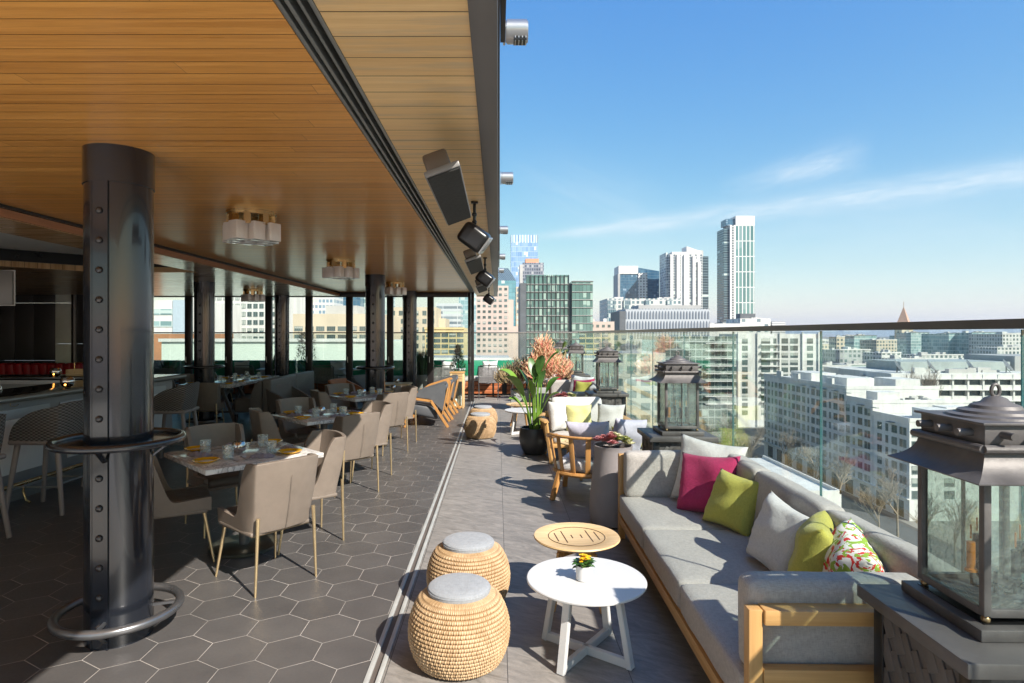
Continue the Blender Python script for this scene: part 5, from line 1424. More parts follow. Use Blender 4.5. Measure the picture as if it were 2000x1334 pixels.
def punched(root, w, h, depth, cols, fl, ww, wh, side=True, z0=3., faces='F', mull=1, skip=None, x0=0., top=2., hor=0, zmin=0):
    it = []; n = int((h-z0-top)/fl)
    for r in range(n):
        z = h-top-wh/2-.4-r*fl
        if z < zmin: break
        for c in range(cols):
            if skip and skip(c, r): continue
            it.append((x0+(w-x0)*(c+.5)/cols, 0, z, 0, ww, wh))
        if 'L' in faces:
            nc = max(1, int(depth/((w-x0)/cols)))
            for c in range(nc): it.append((0, depth*(c+.5)/nc, z, -PI/2, ww, wh))
        if 'R' in faces:
            nc = max(1, int(depth/((w-x0)/cols)))
            for c in range(nc): it.append((w, depth*(c+.5)/nc, z, PI/2, ww, wh))
    windows(root, it, mull, hor)
def clutter(root, w, h, depth, n, seed, mat=None):
    rn = random.Random(seed)
    for k in range(n):
        a, c = rn.uniform(.08,.8)*w, rn.uniform(.1,.7)*depth; sx, sy, sz = rn.uniform(.05,.16)*w, rn.uniform(.08,.2)*depth, rn.uniform(.6,2.2)
        MB().bb(a, a+sx, c, c+sy, h, h+sz).build('rooftop_unit', mat or (K['concrete_l'] if rn.random() < .5 else K['roofgrey']), root)
# --- skyline right of the overhang
fa1 = facade('pale_blue_tower_glass', (.36,.46,.60), (.14,.27,.47), (.28,.42,.62), 3.0, 7.5, .10, .07, (.75,.85,.92), .12, .12, .5)
r, w, h = bld('skyscraper', 'pale blue glass skyscraper, the tallest left of the green office block', 998, 1050, 474, 900, 40, fa1)
m = MB(); m.bb(0, w, 0, .6, h, h+11.5); m.bb(0, .6, 0, 40, h, h+11.5); m.bb(w-.6, w, 0, 40, h, h+11.5); m.build('crown_screen', facade('tower_crown_glass', (.62,.70,.80), (.16,.28,.46), (.34,.48,.66), 4.2, 40, .35, .0, pb=0), r)
r, w, h = bld('office_tower', 'dark gridded office tower with an orange penthouse', 1021, 1062, 513, 640, 30, facade('dark_tower_grid', (.22,.23,.27), (.05,.06,.09), (.12,.14,.18), 2.4, 3.5, .25, .30, (.5,.5,.5), .12, .2))
MB().bb(3, 17, 2, 20, h, h+4.4).build('penthouse', M('orange_penthouse', (.60,.30,.18), .8), r)
MB().bb(-3.2, 0, -1, 22, 0, h-2).build('side_core', K['concrete_l'], r)
r, w, h = bld('office_tower', 'teal glass tower with a sloping pyramid top at the roof edge', 955, 1008, 548, 500, 30, facade('teal_tower_glass', (.10,.22,.24), (.10,.26,.30), (.16,.34,.38), 3, 3.6, .06, .10, pb=.08))
m = MB(); m.poly([(0,0,h),(w,0,h),(w*.72,8,h+11),(0,8,h+11)]); m.poly([(w,0,h),(w,30,h),(w*.72,22,h+11),(w*.72,8,h+11)]); m.poly([(0,8,h+11),(w*.72,8,h+11),(w*.72,22,h+11),(0,22,h+11)]); m.poly([(0,30,h),(w,30,h),(w*.72,22,h+11),(0,22,h+11)]); m.poly([(0,0,h),(0,8,h+11),(0,22,h+11),(0,30,h)])
m.build('sloping_roof', facade('slate_pyramid', (.16,.22,.26), (.05,.08,.11), (.07,.11,.14), 1.6, 60, .25, 0, pb=0), r)
r, w, h = bld('hotel', 'pinkish stepped hotel with small square windows beside the roof edge', 930, 993, 558, 330, 26, K['wall_pink'])
punched(r, w, h, 26, 6, 3.05, 1.5, 1.25, faces='FR', top=.8, mull=0)
MB().bb(w, w+2.8, 1, 26, 0, h-7.5).build('lower_wing', K['wall_pink'], r); MB().bb(w+2.8, w+6.2, 2, 26, 0, h-22).build('lower_wing', K['wall_pink'], r)
r, w, h = bld('apartment_tower', 'narrow tower with cream balconies squeezed between hotel and green office block', 1008, 1022, 560, 360, 20, facade('balcony_tower', (.50,.43,.32), (.10,.13,.15), (.2,.25,.27), 2.2, 3.2, .45, .4))
green = facade('green_office_glass', (.045,.06,.06), (.055,.125,.115), (.11,.215,.195), 1.55, 3.34, .07, .10, (.34,.47,.41), .26, .1, .5, zoff=2.1)
r, w, h = bld('office_building', 'green glass office block with dark side wall and visible floors', 1028, 1111, 537, 260, 26, green)
MB().bb(-2.6, -.02, -.5, 26, 0, h-3.5).build('side_wall', K['darkroof'], r)  # shade of the left side is put into this wall's dark colour
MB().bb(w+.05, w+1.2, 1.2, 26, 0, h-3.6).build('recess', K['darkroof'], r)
MB().bb(w+1.25, w+10.2, -.2, 24, 0, h-2.7).build('east_wing', green, r); MB().bb(w+1.15, w+10.4, -.4, -.21, h-3.0, h-2.6).build('wing_coping', K['fascia'], r)
for k in range(12):
    z = h-4.0-k*3.34
    MB().bb(0, w, -.45, -.01, z, z+.17).build('floor_band', K['concrete_l'], r); MB().bb(w+1.3, w+10.1, -.5, -.21, z, z+.17).build('floor_band', K['concrete_l'], r)
for k in range(11): x = k*w/10; MB().bb(x-.07, x+.07, -.6, -.02, 4, h-.1).build('fin', K['wallpanel'], r)
r, w, h = bld('house_block', 'small low pinkish building between green office and dark glass block', 1150, 1200, 628, 300, 20, K['wall_pink'])
windows(r, [(x, 0, h-2.2-q*3.2, 0, 1.3, 1.2) for x in (1.6,4.4,7.2,10) for q in range(4)], 0); clutter(r, w, h, 20, 3, 3)
darkblue = facade('dark_blue_glass', (.10,.16,.20), (.02,.08,.15), (.05,.14,.22), 2.2, 3.6, .05, .08, (.3,.4,.5), .06, .08)
r, w, h = bld('residential_tower', 'blue glass and white residential tower, leftmost of the three distant ones', 1211, 1246, 535, 800, 30, darkblue)
MB().bb(-2, w, -1, 30, h, h+10.5).build('white_crown', K['wall_white'], r); MB().bb(-3, -.1, -1, 30, 0, h).build('balcony_stack', K['wall_grey'], r)
MB().bb(w, w+12, -1.5, 30, 0, h+1).build('white_bay', facade('white_bay', (.62,.61,.58), (.05,.07,.09), (.1,.12,.14), 3.9, 3.6, .5, .45, pb=.1), r); 
m = MB(); m.prism([(w,8),(w+30,8),(w+30,34),(w,34)], 0, h+2); m.build('blue_wing', darkblue, r)
m = MB(); m.poly([(w,7.9,h+2),(w+30,7.9,h+2),(w+30,7.9,h+4.4),(w,7.9,h+9.5)]); m.poly([(w,7.9,h+9.5),(w+30,7.9,h+4.4),(w+30,34,h+4.4),(w,34,h+9.5)]); m.poly([(w+30,7.9,h+2),(w+30,34,h+2),(w+30,34,h+4.4),(w+30,7.9,h+4.4)]); m.build('sloping_screen', darkblue, r)
r, w, h = bld('residential_tower', 'white ribbed tower with a slanting roof screen, middle of the distant three', 1306, 1372, 497, 750, 34, facade('white_rib', (.60,.60,.58), (.09,.12,.15), (.17,.20,.23), 6.6, 3.3, .62, .18, pb=.1))
for x, zt in ((1.5,-.8),(9.5,-.3),(18.3,-.3),(29,-2),(35.5,-9)): MB().bb(x, x+3.6, -2.2, -.05, 0, h+zt).build('rib', K['wall_white'], r)
m = MB(); m.prism([(4,-.2),(40,-.2),(40,30),(4,30)], h, h+3.2); m.build('roof_screen', K['wall_white'], r)
m = MB(); m.poly([(22,-.4,h+3),(40,-.4,h+3),(40,-.4,h+4),(22,-.4,h+10)]); m.poly([(22,-.4,h+10),(40,-.4,h+4),(40,20,h+4),(22,20,h+10)]); m.poly([(22,-.4,h+3),(22,-.4,h+10),(22,20,h+10),(22,20,h+3)]); m.build('slanting_fin', K['wall_white'], r)
MB().bb(-2.2, -.02, 4, 34, 0, h+3).build('glass_flank', facade('balcony_flank', (.5,.52,.52), (.05,.10,.14), (.10,.16,.2), 5, 3.3, .5, .3), r)
MB().bb(w+.05, w+9.5, 6, 30, 0, h-1.5).build('dark_wing', facade('dark_band_glass', (.16,.22,.26), (.012,.03,.045), (.03,.06,.08), 9, 3.3, .03, .16, pb=.04), r)
MB().cyl((w-1, 16, h+3), 7, 7, 24, rot=(0,0,0)).build('barrel_top', K['wall_grey'], r)
r, w, h = bld('residential_tower', 'tallest distant tower, white crowned with green glass bays', 1437, 1474, 440, 850, 28, facade('tall_bay_glass', (.66,.66,.64), (.06,.15,.15), (.12,.24,.23), 5.3, 21.5, .22, .045, (.2,.3,.3), .2))
m = MB(); m.bb(-.1, w+.1, -.3, 28, h, h+13.2); m.build('white_crown', K['wall_white'], r)
MB().bb(-8, -.05, -.2, 26, 0, h+.3).build('white_pier', facade('pier_slots', (.62,.62,.60), (.08,.10,.12), (.12,.13,.14), 7, 3.6, .62, .25, pb=0), r)
MB().bb(-15.3, -8.05, 3, 30, 0, h-4).build('dark_wing', facade('dark_band_glass2', (.16,.24,.26), (.012,.03,.05), (.04,.09,.12), 9, 3.4, .03, .2, pb=.05), r)
MB().bb(-12, -.2, 3, 24, h+.3, h+9.5).build('blue_shoulder', darkblue, r)
r, w, h = bld('apartment_block', 'grey and white apartment block with glass corners under the blue tower', 1186, 1330, 583, 450, 34, facade('apt_mixed', (.50,.50,.48), (.07,.13,.16), (.14,.22,.25), 3.4, 3.15, .45, .34, pb=.25))
for a, c in ((0,6),(12,17),(28,32),(44,48)): MB().bb(a, c, -1.2, -.05, 0, h-1).build('glass_bay', facade('glass_bay%d' % a, (.3,.34,.36), (.05,.11,.14), (.12,.2,.24), 1.5, 3.15, .1, .14), r)
clutter(r, w, h, 30, 9, 8)
def m_lattice():
    m, t, b = new_mat('lattice_facade'); co = t.coord(); s = t.sep(co)
    u = t.m('DIVIDE', t.m('ADD', t.m('ADD', s[0], s[1]), 300), 1.9); v = t.m('DIVIDE', t.m('ADD', s[2], 300.6), 6.2)
    vf = t.m('FRACT', v); uu = t.m('FRACT', t.m('ADD', u, t.m('MULTIPLY', t.m('FLOOR', v), .5)))
    e = t.m('ABSOLUTE', t.m('SUBTRACT', uu, .5)); arch = t.m('LESS_THAN', t.m('ADD', t.m('MULTIPLY', e, 2.), t.m('POWER', vf, 7)), .74)
    ins = t.m('MULTIPLY', arch, t.m('GREATER_THAN', vf, .10))
    g = t.mix(t.ramp(uu, .2, .8), (.06,.08,.11), (.24,.28,.33))
    t.set(b.inputs['Base Color'], t.mix(ins, (.42,.45,.48), g)); t.set(b.inputs['Roughness'], t.ramp(ins, 0, 1, .6, .2))
    t.set(b.inputs['Normal'], t.bump(ins, 1, -.4)); return m
r, w, h = bld('office_building', 'long grey building wrapped in a rippled lattice of upright fins', 1222, 1386, 603, 380, 30, m_lattice())
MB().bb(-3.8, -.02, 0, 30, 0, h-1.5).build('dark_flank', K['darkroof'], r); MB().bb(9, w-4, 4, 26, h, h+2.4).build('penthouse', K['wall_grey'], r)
r, w, h = bld('warehouse', 'long low white windowless roof block under the tallest tower', 1345, 1456, 632, 420, 30, K['wall_white']); MB().bb(-4,6,-1,12,h-4,h+1).build('rooftop_unit', K['darkroof'], r)
r, w, h = bld('office_building', 'white low building with square windows under the tallest tower', 1446, 1505, 622, 480, 30, facade('low_white', (.60,.59,.56), (.10,.16,.2), (.2,.28,.3), 6, 4, .5, .4)); clutter(r, w, h, 20, 6, 21)
MB().bb(2, 14, 5, 14, h, h+4).build('penthouse', K['darkroof'], r)
r, w, h = bld('office_building', 'grey striped low building just left of the white one, below the tallest tower', 1412, 1448, 630, 520, 20, K['wall_grey']); clutter(r, w, h, 20, 4, 22, K['darkroof'])
r, w, h = bld('office_building', 'small pale striped building at the right end of the low white row', 1508, 1534, 628, 480, 20, facade('louvre', (.6,.6,.6), (.2,.22,.24), (.3,.32,.34), 30, 1.4, 0, .5, pb=0))
# clock tower
r = thing('clock_tower', 'slender cream tower with a pointed reddish roof on the horizon', 'tower', ((1765-VX)/F*900, 900, GZ))
tw = 8.2; th = -GZ+EYE+.0+ 900*(651-631)/F
MB().bb(-tw, tw, -tw, tw, 0, th-6).build('shaft', K['wall_cream'], r)
windows(r, [(0,-tw,th-12-q*10,0,4,5) for q in range(5)]+[(-tw,0,th-12-q*10,-PI/2,4,5) for q in range(5)])
MB().bb(-tw-.8, tw+.8, -tw-.8, tw+.8, th-6, th).build('belfry', K['wall_cream'], r)
m = MB(); m.cyl((0,0,th+11.5), tw*1.3, 25, 4, r2=.3); m.build('spire', K['copper'], r); MB().cyl((0,0,th+27), .35, 9, 6).build('finial', K['copper'], r)
# --- through the glass, right side
r, w, h = bld('apartment_block', 'dark green glass apartment block with projecting white balconies', 1300, 1438, 657, 250, 40, facade('dark_green_apts', (.30,.33,.31), (.02,.05,.05), (.06,.11,.10), 2.6, 3.1, .12, .16, (.4,.48,.44), .18, .1, .6))
for k in range(9): MB().bb(w*.55, w-.5, -1.6, -.02, h-3.1*k-3.0, h-3.1*k-2.6).build('balcony', K['wall_white'], r)
r, w, h = bld('apartment_block', 'cream apartment block with teal window groups behind the long white one', 1440, 1600, 652, 290, 24, K['wall_white'])
it = []
for q in range(11):
    z = h-3.4-q*3.4
    for x, ww in ((3.6,2.6),(13.5,4.2),(17.9,1.4),(22.6,3.0),(27,3.6),(34.6,2.8)): it.append((x, 0, z, 0, ww, 2.3))
windows(r, it, 2, 1)
for a, c in ((0,.8),(9.2,9.5),(19.8,20.1),(30.6,31.0),(w-.8,w)): MB().bb(a, c, -.8, -.02, 0, h+.8).build('pier', K['wall_white'], r)
for k in range(9): MB().bb(11, 20, -1.5, -.03, h-3.4*k-5.4, h-3.4*k-4.9).build('balcony', K['wall_white'], r)
# long white apartment building, stepping down, shaded side towards us
ap = thing('apartment_building', 'long white seven storey apartment building stepping down, its shaded side full of windows', 'apartment building', (98, 148, GZ))
secs = [(-3,11,23.6),(11.2,23,26.4),(23.2,76,29.0)]
for y0, y1, hh in secs:
    MB().bb(0, 26, y0, y1, 0, hh).build('wing', K['wall_white'], ap)
    p = MB(); p.bb(-.15, .25, y0, y1, hh, hh+.9); p.bb(0, 26, y0-.1, y0+.25, hh, hh+.9); p.build('parapet', K['wall_white'], ap)
for a, c, d, e, z in ((6,12,-1,5,23.6),(3,9,14,19,26.4),(4,12,30,44,29),(5,13,52,66,29),(15,22,25,35,29),(14,20,4,9,23.6)): MB().bb(a, c, d, e, z, z+2.6).build('stair_house', K['wall_white'], ap)
for y0 in (30.,50.,62.): 
    m = MB(); m.bb(-.3, .4, y0, y0+3.4, 29, 31.6); m.build('gable', K['wall_white'], ap)
rq = random.Random(5)
for k in range(22):
    yy_ = rq.choice([rq.uniform(26,72), rq.uniform(13,21), rq.uniform(0,9)]); zz_ = 29 if yy_ > 24 else (26.4 if yy_ > 12 else 23.6); xx_ = rq.uniform(9.5,23.)
    MB().bb(xx_, xx_+rq.uniform(.8,2), yy_, yy_+rq.uniform(.8,1.9), zz_, zz_+rq.uniform(.5,1.3)+k*.003).build('rooftop_unit', K['concrete_l'] if k % 2 else K['darkroof'], ap)
for y0, y1, hh in secs: MB().bb(.3, 25.8, y0+.4, y1-.1, hh, hh+.05).build('roof', K['roofgrey'], ap)
it = []
for q in range(8):
    for y0, y1, hh in secs:
        z = hh-2.5-q*2.95
        if z < 5: continue
        y = y0+1.1; k = 0
        while y < y1-.8:
            ww = (1.0,1.0,1.9,.9,1.7)[k % 5]; it.append((0, y+ww/2, z, -PI/2, ww, 1.75)); y += ww+(.35,1.1,1.5,1.6,1.5)[k % 5]; k += 1
for q in range(6): it.append((1.8, -3, 21-q*2.95, 0, 2.4, 1.8)); it.append((9.5, -3, 21-q*2.95, 0, 2.4, 1.8))
windows(ap, it, 1)
for q in range(8): MB().bb(-.9, .0, 2+q*6.2+.3, 2+q*6.2+2.6, 22.6+(2.8 if q > 0 else 0)+(2.6 if q > 2 else 0), 22.75+(2.8 if q > 0 else 0)+(2.6 if q > 2 else 0)).build('canopy', K['wframe'], ap)
MB().bb(-.5, 0, -3, 76, 5.0, 5.3).build('string_course', K['wall_white'], ap)
for q in range(11): MB().bb(-.12, .0, -1+q*7., 2.6+q*7., .3, 4.2).build('arcade_opening', K['bandglass'], ap)
# white office with deep ribbon windows
r = thing('office_building', 'long white office building with rows of deep dark ribbon windows', 'office building', ((1742-VX)/F*240, 240, GZ)); w = 90; z1 = EYE-(731-HY)/F*240-GZ
MB().bb(0, w, 1.2, 50, 0, z1).build('core', K['bandglass'], r)
for k in range(6):
    z = z1-k*4.3
    m = MB(); m.bb(0, w, 0, 1.6, z-1.9, z); m.bb(0, w, -.9, 1.6, z-2.0, z-1.7); m.build('spandrel', K['wall_white'], r)
for k in range(16): MB().bb(k*6.-.35, k*6.+.35, -.2, 1.5, 0, z1-.1).build('pier', K['wall_white'], r)
MB().bb(0, w, 1.3, 50, z1, z1+.3).build('roof', K['roofgrey'], r); MB().bb(-.3, .3, 0, 50, 0, z1+.2).build('side_wall', K['wall_white'], r)
MB().bb(14, 60, 16, 40, z1, z1+4.2).build('plant_hall', K['hallgrey'], r); MB().bb(62, 88, 16, 44, z1, z1+6.5).build('plant_hall', K['wall_grey'], r)
clutter(r, 60, z1+.3, 13, 10, 44)
K['zz'] = 0
dish = None
for i, (x, lb) in enumerate(((6.,'white satellite dish on the office roof, left one'),(19.,'white satellite dish on the office roof, second from the left'),(35.,'white satellite dish on the office roof, third'),(50.,'white satellite dish on the office roof, right one'))):
    loc = (r.location.x+x, 246, GZ+z1+.3)
    if dish is None:
        dish = thing('satellite_dish', lb, 'satellite dish', loc, 0, 'satellite dishes on the office roof')
        d = MB(); d.lathe([(0,0), (1.2,.15), (2.2,.5), (2.9,1.), (2.95,1.02), (2.25,.6), (1.2,.25), (0,.1)], 28); d.build('reflector', K['white'], dish, (0,0,2.4), (R(25),R(50),0))
        d = MB(); d.tube([(0,0,0), (0,0,2.6)], .18, 6); d.tube([(-1,-1,0), (0,0,1.8)], .1, 5); d.tube([(1,-1,0), (0,0,1.8)], .1, 5); d.build('mount', K['fascia'], dish)
    else: copy_tree(dish, loc, 0, lb)
# near small white building and the roof just below the terrace
nb = thing('small_building', 'small white flat roofed building with a stubby vent, below the sofa back', 'building', (48.6, 103, GZ))
MB().bb(0, 9.5, 0, 30, 0, 17.5).build('body', K['wall_white'], nb)
p = MB(); p.bb(0, 9.5, 0, .35, 17.5, 18.1); p.bb(0, .35, 0, 30, 17.5, 18.1); p.bb(9.2, 9.5, 0, 30, 17.5, 18.1); p.build('parapet', K['wall_white'], nb)
MB().bb(-6, 1.5, 8, 24, 0, 19.2).build('upper_box', K['wall_white'], nb); MB().cyl((-2, 11, 20.2), .6, 2.2, 16).build('vent_pipe', K['white'], nb); MB().bb(-13, -5.8, 14, 34, 0, 17.8).build('rear_wing', K['wall_grey'], nb)
windows(nb, [(2.5,0,14.2,0,1.8,1.3),(2.5,0,10.5,0,1.8,1.6),(6.8,0,10.5,0,1.8,1.6),(6.8,0,7,0,1.8,1.6)], 1); MB().bb(5.2, 11.5, -3, .2, 12.6, 12.9).build('canopy', K['wall_cream'], nb)
lr = thing('lower_roof', 'pale green metal roof with round vents far below the glass at the right', 'roof', (22.5, 24, -16.5))
MB().bb(0, 12, 0, 16, -26, 0).build('body', K['concrete_l'], lr)
p = MB(); 
for k in range(24): p.bb(k*.5, k*.5+.05, 0, 16, 0, .06)
p.bb(0, 12, 0, .2, 0, .5); p.bb(0, .2, 0, 16, 0, .5); p.bb(11.8, 12, 0, 16, 0, .5); p.build('standing_seam', K['mint'], lr)
for x, y in ((5,9),(8.5,4)): m = MB(); m.cyl((x,y,.5), .22, 1., 14); m.cyl((x,y,1.05), .34, .18, 14); m.build('roof_vent', K['white'], lr)
# filler rows of the city, each block its own
cols = [('white', K['wall_white']), ('mint green', K['mint']), ('cream', K['wall_cream']), ('grey', K['wall_grey'])]
ff = {c: facade('fill_'+c.replace(' ', '_'), {'white':(.58,.57,.54),'mint green':(.42,.52,.47),'cream':(.56,.49,.37),'grey':(.35,.36,.36)}[c], (.05,.09,.10), (.14,.2,.2), 3.1, 3.4, .42, .40, (.5,.52,.48), .25) for c, _ in cols}
tealf = facade('fill_teal', (.46,.55,.53), (.13,.24,.25), (.28,.42,.42), 3, 3.8, .1, .2, (.5,.6,.58), .25)
fill = [  # x0,x1,ytop,Y,depth,kind,label
 (1600,1662,716,300,18,'white','white block with two rows of windows right behind the glass joint'),
 (1655,1722,713,330,18,'mint green','mint tinted low block with mint awnings'),
 (1722,1760,690,380,20,'white','white windowless block left of the clock tower foot'),
 (1604,1640,672,560,20,'cream','small cream block near the glass joint, far away'),
 (1634,1650,658,520,12,'cream','pale cream stair tower with two slots'),
 (1668,1712,656,700,30,'teal','teal gridded office far left of the clock tower'),
 (1712,1752,664,640,30,'cream','cream warehouse with an ochre roof beside the clock tower'),
 (1640,1700,684,430,24,'grey','grey concrete block behind the mint one'),
 (1779,1815,650,820,30,'teal','teal open grid building right behind the clock tower'),
 (1800,1900,694,420,26,'white','long white flat block at the foot of the clock tower'),
 (1853,1898,652,620,40,'teal','teal glass office, left part of the big pair at the right'),
 (1898,1958,650,600,40,'teal','teal glass office, right part of the big pair'),
 (1958,2090,652,560,40,'white','white office with wide window strips at the right picture edge'),
 (1948,2100,679,500,30,'white','lower white wing before the white office at the right edge'),
 (1760,1850,702,360,24,'white','white flat roof with skylights'),
 (1880,1990,704,380,24,'grey','grey roof block with gabled skylights'),
 (1700,1740,746,215,14,'grey','dark low garage behind the tree tops'),
 (1560,1750,742,250,12,'white','pale windowless parapet block behind the long apartment building'),
 (1600,1700,664,900,30,'white','far white block on the left of the bay view'),
 (1820,1856,676,900,30,'cream','far cream shed on the shore'),
 (2080,2300,700,420,40,'white','white block outside the picture at the right'),
]
for x0, x1, yt, Y, dp, kd, lb in fill:
    r, w, h = bld('city_block', lb, x0, x1, yt, Y, dp, tealf if kd == 'teal' else ff[kd])
    MB().bb(-.2, w+.2, -.2, .3, h, h+.8).build('parapet', K['wall_white'] if kd != 'teal' else K['wframe'], r)
    clutter(r, w, h, dp, 5 if w > 12 else 2, int(x0))
rs = random.Random(77); kinds = [ff['white'], ff['cream'], ff['mint green'], ff['white'], tealf, ff['grey']]
for k in range(46):
    Yb = rs.uniform(430, 1500); xa = rs.uniform(1590, 2120); wpx = rs.uniform(10, 42)*600/Yb; zt = rs.uniform(-30, -8) if Yb < 800 else rs.uniform(-32, 0)
    r, w, h = bld('city_block', 'small pale block in the crowded low city towards the bay', xa, xa+wpx, HY+(EYE-zt)*F/Yb, Yb, rs.uniform(10, 22), kinds[k % 6]); r['group'] = 'small blocks of the low city towards the bay'
    MB().bb(w*.2, w*.2+rs.uniform(1,4), 2, 5, h, h+rs.uniform(1,3)).build('rooftop_unit', K['concrete_l'], r); MB().bb(-.2, w+.2, -.2, .3, h, h+.7).build('parapet', K['wall_white'], r)
# --- through the windows of the folding wall
r, w, h = bld('office_building', 'white building with green ribbon windows seen at the far left window', 255, 372, 586, 150, 30, K['wall_white'])
for k, z in enumerate((2.2,5.2,8.4,)): MB().bb(0, w-2, -.15, -.01, h-z-1.4, h-z).build('ribbon_window', tealf, r)
MB().bb(w-4.2, w-.01, -.3, -.16, h-11, h).build('blue_panel', M('pale_blue_panel', (.40,.48,.54), .5), r)
r, w, h = bld('brick_building', 'orange brick building in front of the white one at the left window', 255, 362, 652, 110, 20, K['brick'])
r, w, h = bld('hotel', 'white hotel with a grid of dark windows seen through the left windows', 375, 552, 556, 190, 30, K['wall_white'])
punched(r, w, h, 30, 14, 2.55, 1.25, 1.3, top=.5, mull=1, x0=2)
r, w, h = bld('office_building', 'beige office with rows of grouped windows seen through the middle windows', 572, 745, 613, 170, 34, K['wall_cream'])
it = [(1.6+c*3.03, 0, h-4.1-q*2.3, 0, 2.2, 1.1) for c in range(8) for q in range(9)]
windows(r, it, 3); MB().bb(8, 17, 4, 14, h, h+2.5).build('penthouse', K['concrete_l'], r)
r, w, h = bld('office_tower', 'pink grid tower behind the beige office', 572, 600, 560, 320, 20, facade('pink_grid', (.56,.42,.36), (.08,.09,.10), (.2,.2,.2), 2.6, 3, .5, .45))
r, w, h = bld('office_tower', 'white and blue striped tower behind the beige office', 606, 652, 560, 330, 20, facade('striped', (.6,.6,.6), (.15,.25,.34), (.25,.35,.45), 2., 3, .3, .45))
r, w, h = bld('office_tower', 'dark blue glass tower right behind the beige office', 668, 704, 560, 350, 20, darkblue)
r, w, h = bld('office_tower', 'pale green glass tower seen beside the second round column', 704, 760, 560, 360, 20, facade('pale_green', (.52,.60,.56), (.16,.26,.26), (.3,.42,.4), 3.4, 3.2, .2, .3))
r, w, h = bld('apartment_tower', 'cream stepped apartment tower seen between the last two round columns', 760, 852, 600, 230, 20, K['wall_cream']); punched(r, w, h, 20, 6, 3.1, 1.4, 1.6, top=1., mull=1)
r, w, h = bld('office_building', 'yellow cream office with wide dark windows behind the slim evergreen', 830, 906, 640, 190, 24, K['wall_yellow'])
windows(r, [(1.4+c*2.4, 0, h-2.3-q*1.72, 0, 1.95, 1.0) for c in range(5) for q in range(8)], 3); MB().bb(-.2, w+.2, -.3, -.0, h-.5, h+.1).build('cornice', K['wall_yellow'], r)
r, w, h = bld('office_building', 'stepped cream block above the yellow office', 832, 870, 622, 240, 20, K['wall_cream'])
r, w, h = bld('office_tower', 'grey white office tower with long window bands behind the yellow office', 852, 900, 592, 380, 24, facade('grey_bands', (.52,.54,.55), (.12,.16,.2), (.25,.3,.33), 9, 3.2, .05, .5))
r, w, h = bld('office_tower', 'pale teal glass tower beside the last door frame', 896, 934, 560, 420, 24, facade('pale_teal', (.36,.48,.50), (.20,.34,.37), (.32,.46,.48), 3, 3.4, .12, .2))
pw = thing('parapet_building', 'pale mint flat wall of the neighbouring rooftop behind the green banquette', 'building', (-32, 58, GZ))
MB().bb(0, 21, 0, 20, 0, 43.9).build('body', K['mint_l'], pw); MB().bb(-.2, 21.2, -.2, .2, 43.9, 44.2).build('coping', K['wall_white'], pw)
pw = thing('parapet_building', 'grey lower roof in front of the hotel beyond the end railing', 'building', (-10, 70, GZ))
MB().bb(0, 11.5, 0, 16, 0, 41.6).build('body', K['wall_grey'], pw); MB().bb(-.1, 11.6, -.1, .1, 41.6, 41.9).build('coping', K['wall_white'], pw)
r, w, h = bld('city_block', 'green framed block with yellow bays beyond the end railing', 1075, 1160, 690, 190, 20, facade('green_yellow', (.48,.47,.33), (.08,.16,.15), (.2,.3,.27), 3, 3.2, .3, .3))
r, w, h = bld('city_block', 'pale terraced block seen through the glass behind the second lantern', 1160, 1300, 690, 160, 24, facade('pale_terrace', (.56,.58,.50), (.10,.18,.18), (.22,.3,.28), 3.6, 3.2, .3, .4))
# trees
def bare_tree(lab, loc, H, seed):
    c = thing('bare_tree', lab, 'tree', loc, 0, 'bare street trees'); rn = random.Random(seed); tr = MB(); cr = MB()
    tr.tube([(0,0,0), (.1,0,H*.3), (0,.1,H*.55)], [.28,.2,.13], 7)
    def br(p, d, L, r, lv):
        e = p+d*L; (tr if lv < 2 else cr).bar(p, e, r*2, r*2)
        if lv < 4:
            for k in range(3 if lv else 5):
                dd = (d+Vector((rn.uniform(-1,1), rn.uniform(-1,1), rn.uniform(-.1,.6)))*.75).normalized(); br(p+d*L*rn.uniform(.45,1), dd, L*rn.uniform(.6,.8), r*.55, lv+1)
    for k in range(4): br(Vector((0,0,H*(.3+.07*k))), Vector((rn.uniform(-.7,.7), rn.uniform(-.7,.7), 1)).normalized(), H*.22, .11, 0)
    tr.build('trunk', K['bark2'], c, smooth=0); cr.build('crown', K['bark2'], c, smooth=0); return c
K['bark2'] = M('winter_bark', (.24,.20,.16), .9, 0, .3, 3)
t0 = bare_tree('bare twiggy tree nearest the small white building', (80, 128, GZ), 15, 1)
t1 = bare_tree('bare twiggy tree, second along the shaded facade', (84, 150, GZ), 16, 2)
K['tl'] = 0
rows = [(84,112,1.0,'in the street right of the small white building'),(86,122,.9,'between small building and the long apartment building'),(88,134,1.,'in the middle of the shaded street'),(86,165,1.05,'further down the shaded street'),(84,178,1.1,'near the far end of the shaded street'),(80,192,1.1,'towards the end of the shaded street'),(76,200,1.2,'left of the shaded facade, behind the white wing'),(70,175,1.2,'behind the small white building on its left'),(66,190,1.2,'at the left end of the street trees'),(90,104,.8,'lowest in view, under the terrace glass'),(93,98,.8,'close to the arcade of the apartment building')]
for i, (x, y, s, lb) in enumerate(rows):
    o = copy_tree(t0 if i % 2 else t1, (x, y, GZ), i*1.3, 'bare street tree '+lb); o.scale = (s,s,s)
for i, x in enumerate((1770,1800,1828)):
    o = copy_tree(t0 if i % 2 else t1, ((x-VX)/F*225, 225, GZ), i, 'tall bare tree before the ribbon window office, %s of three' % ('left','middle','right')[i]); o.scale = (1.1,1.1,2.1)
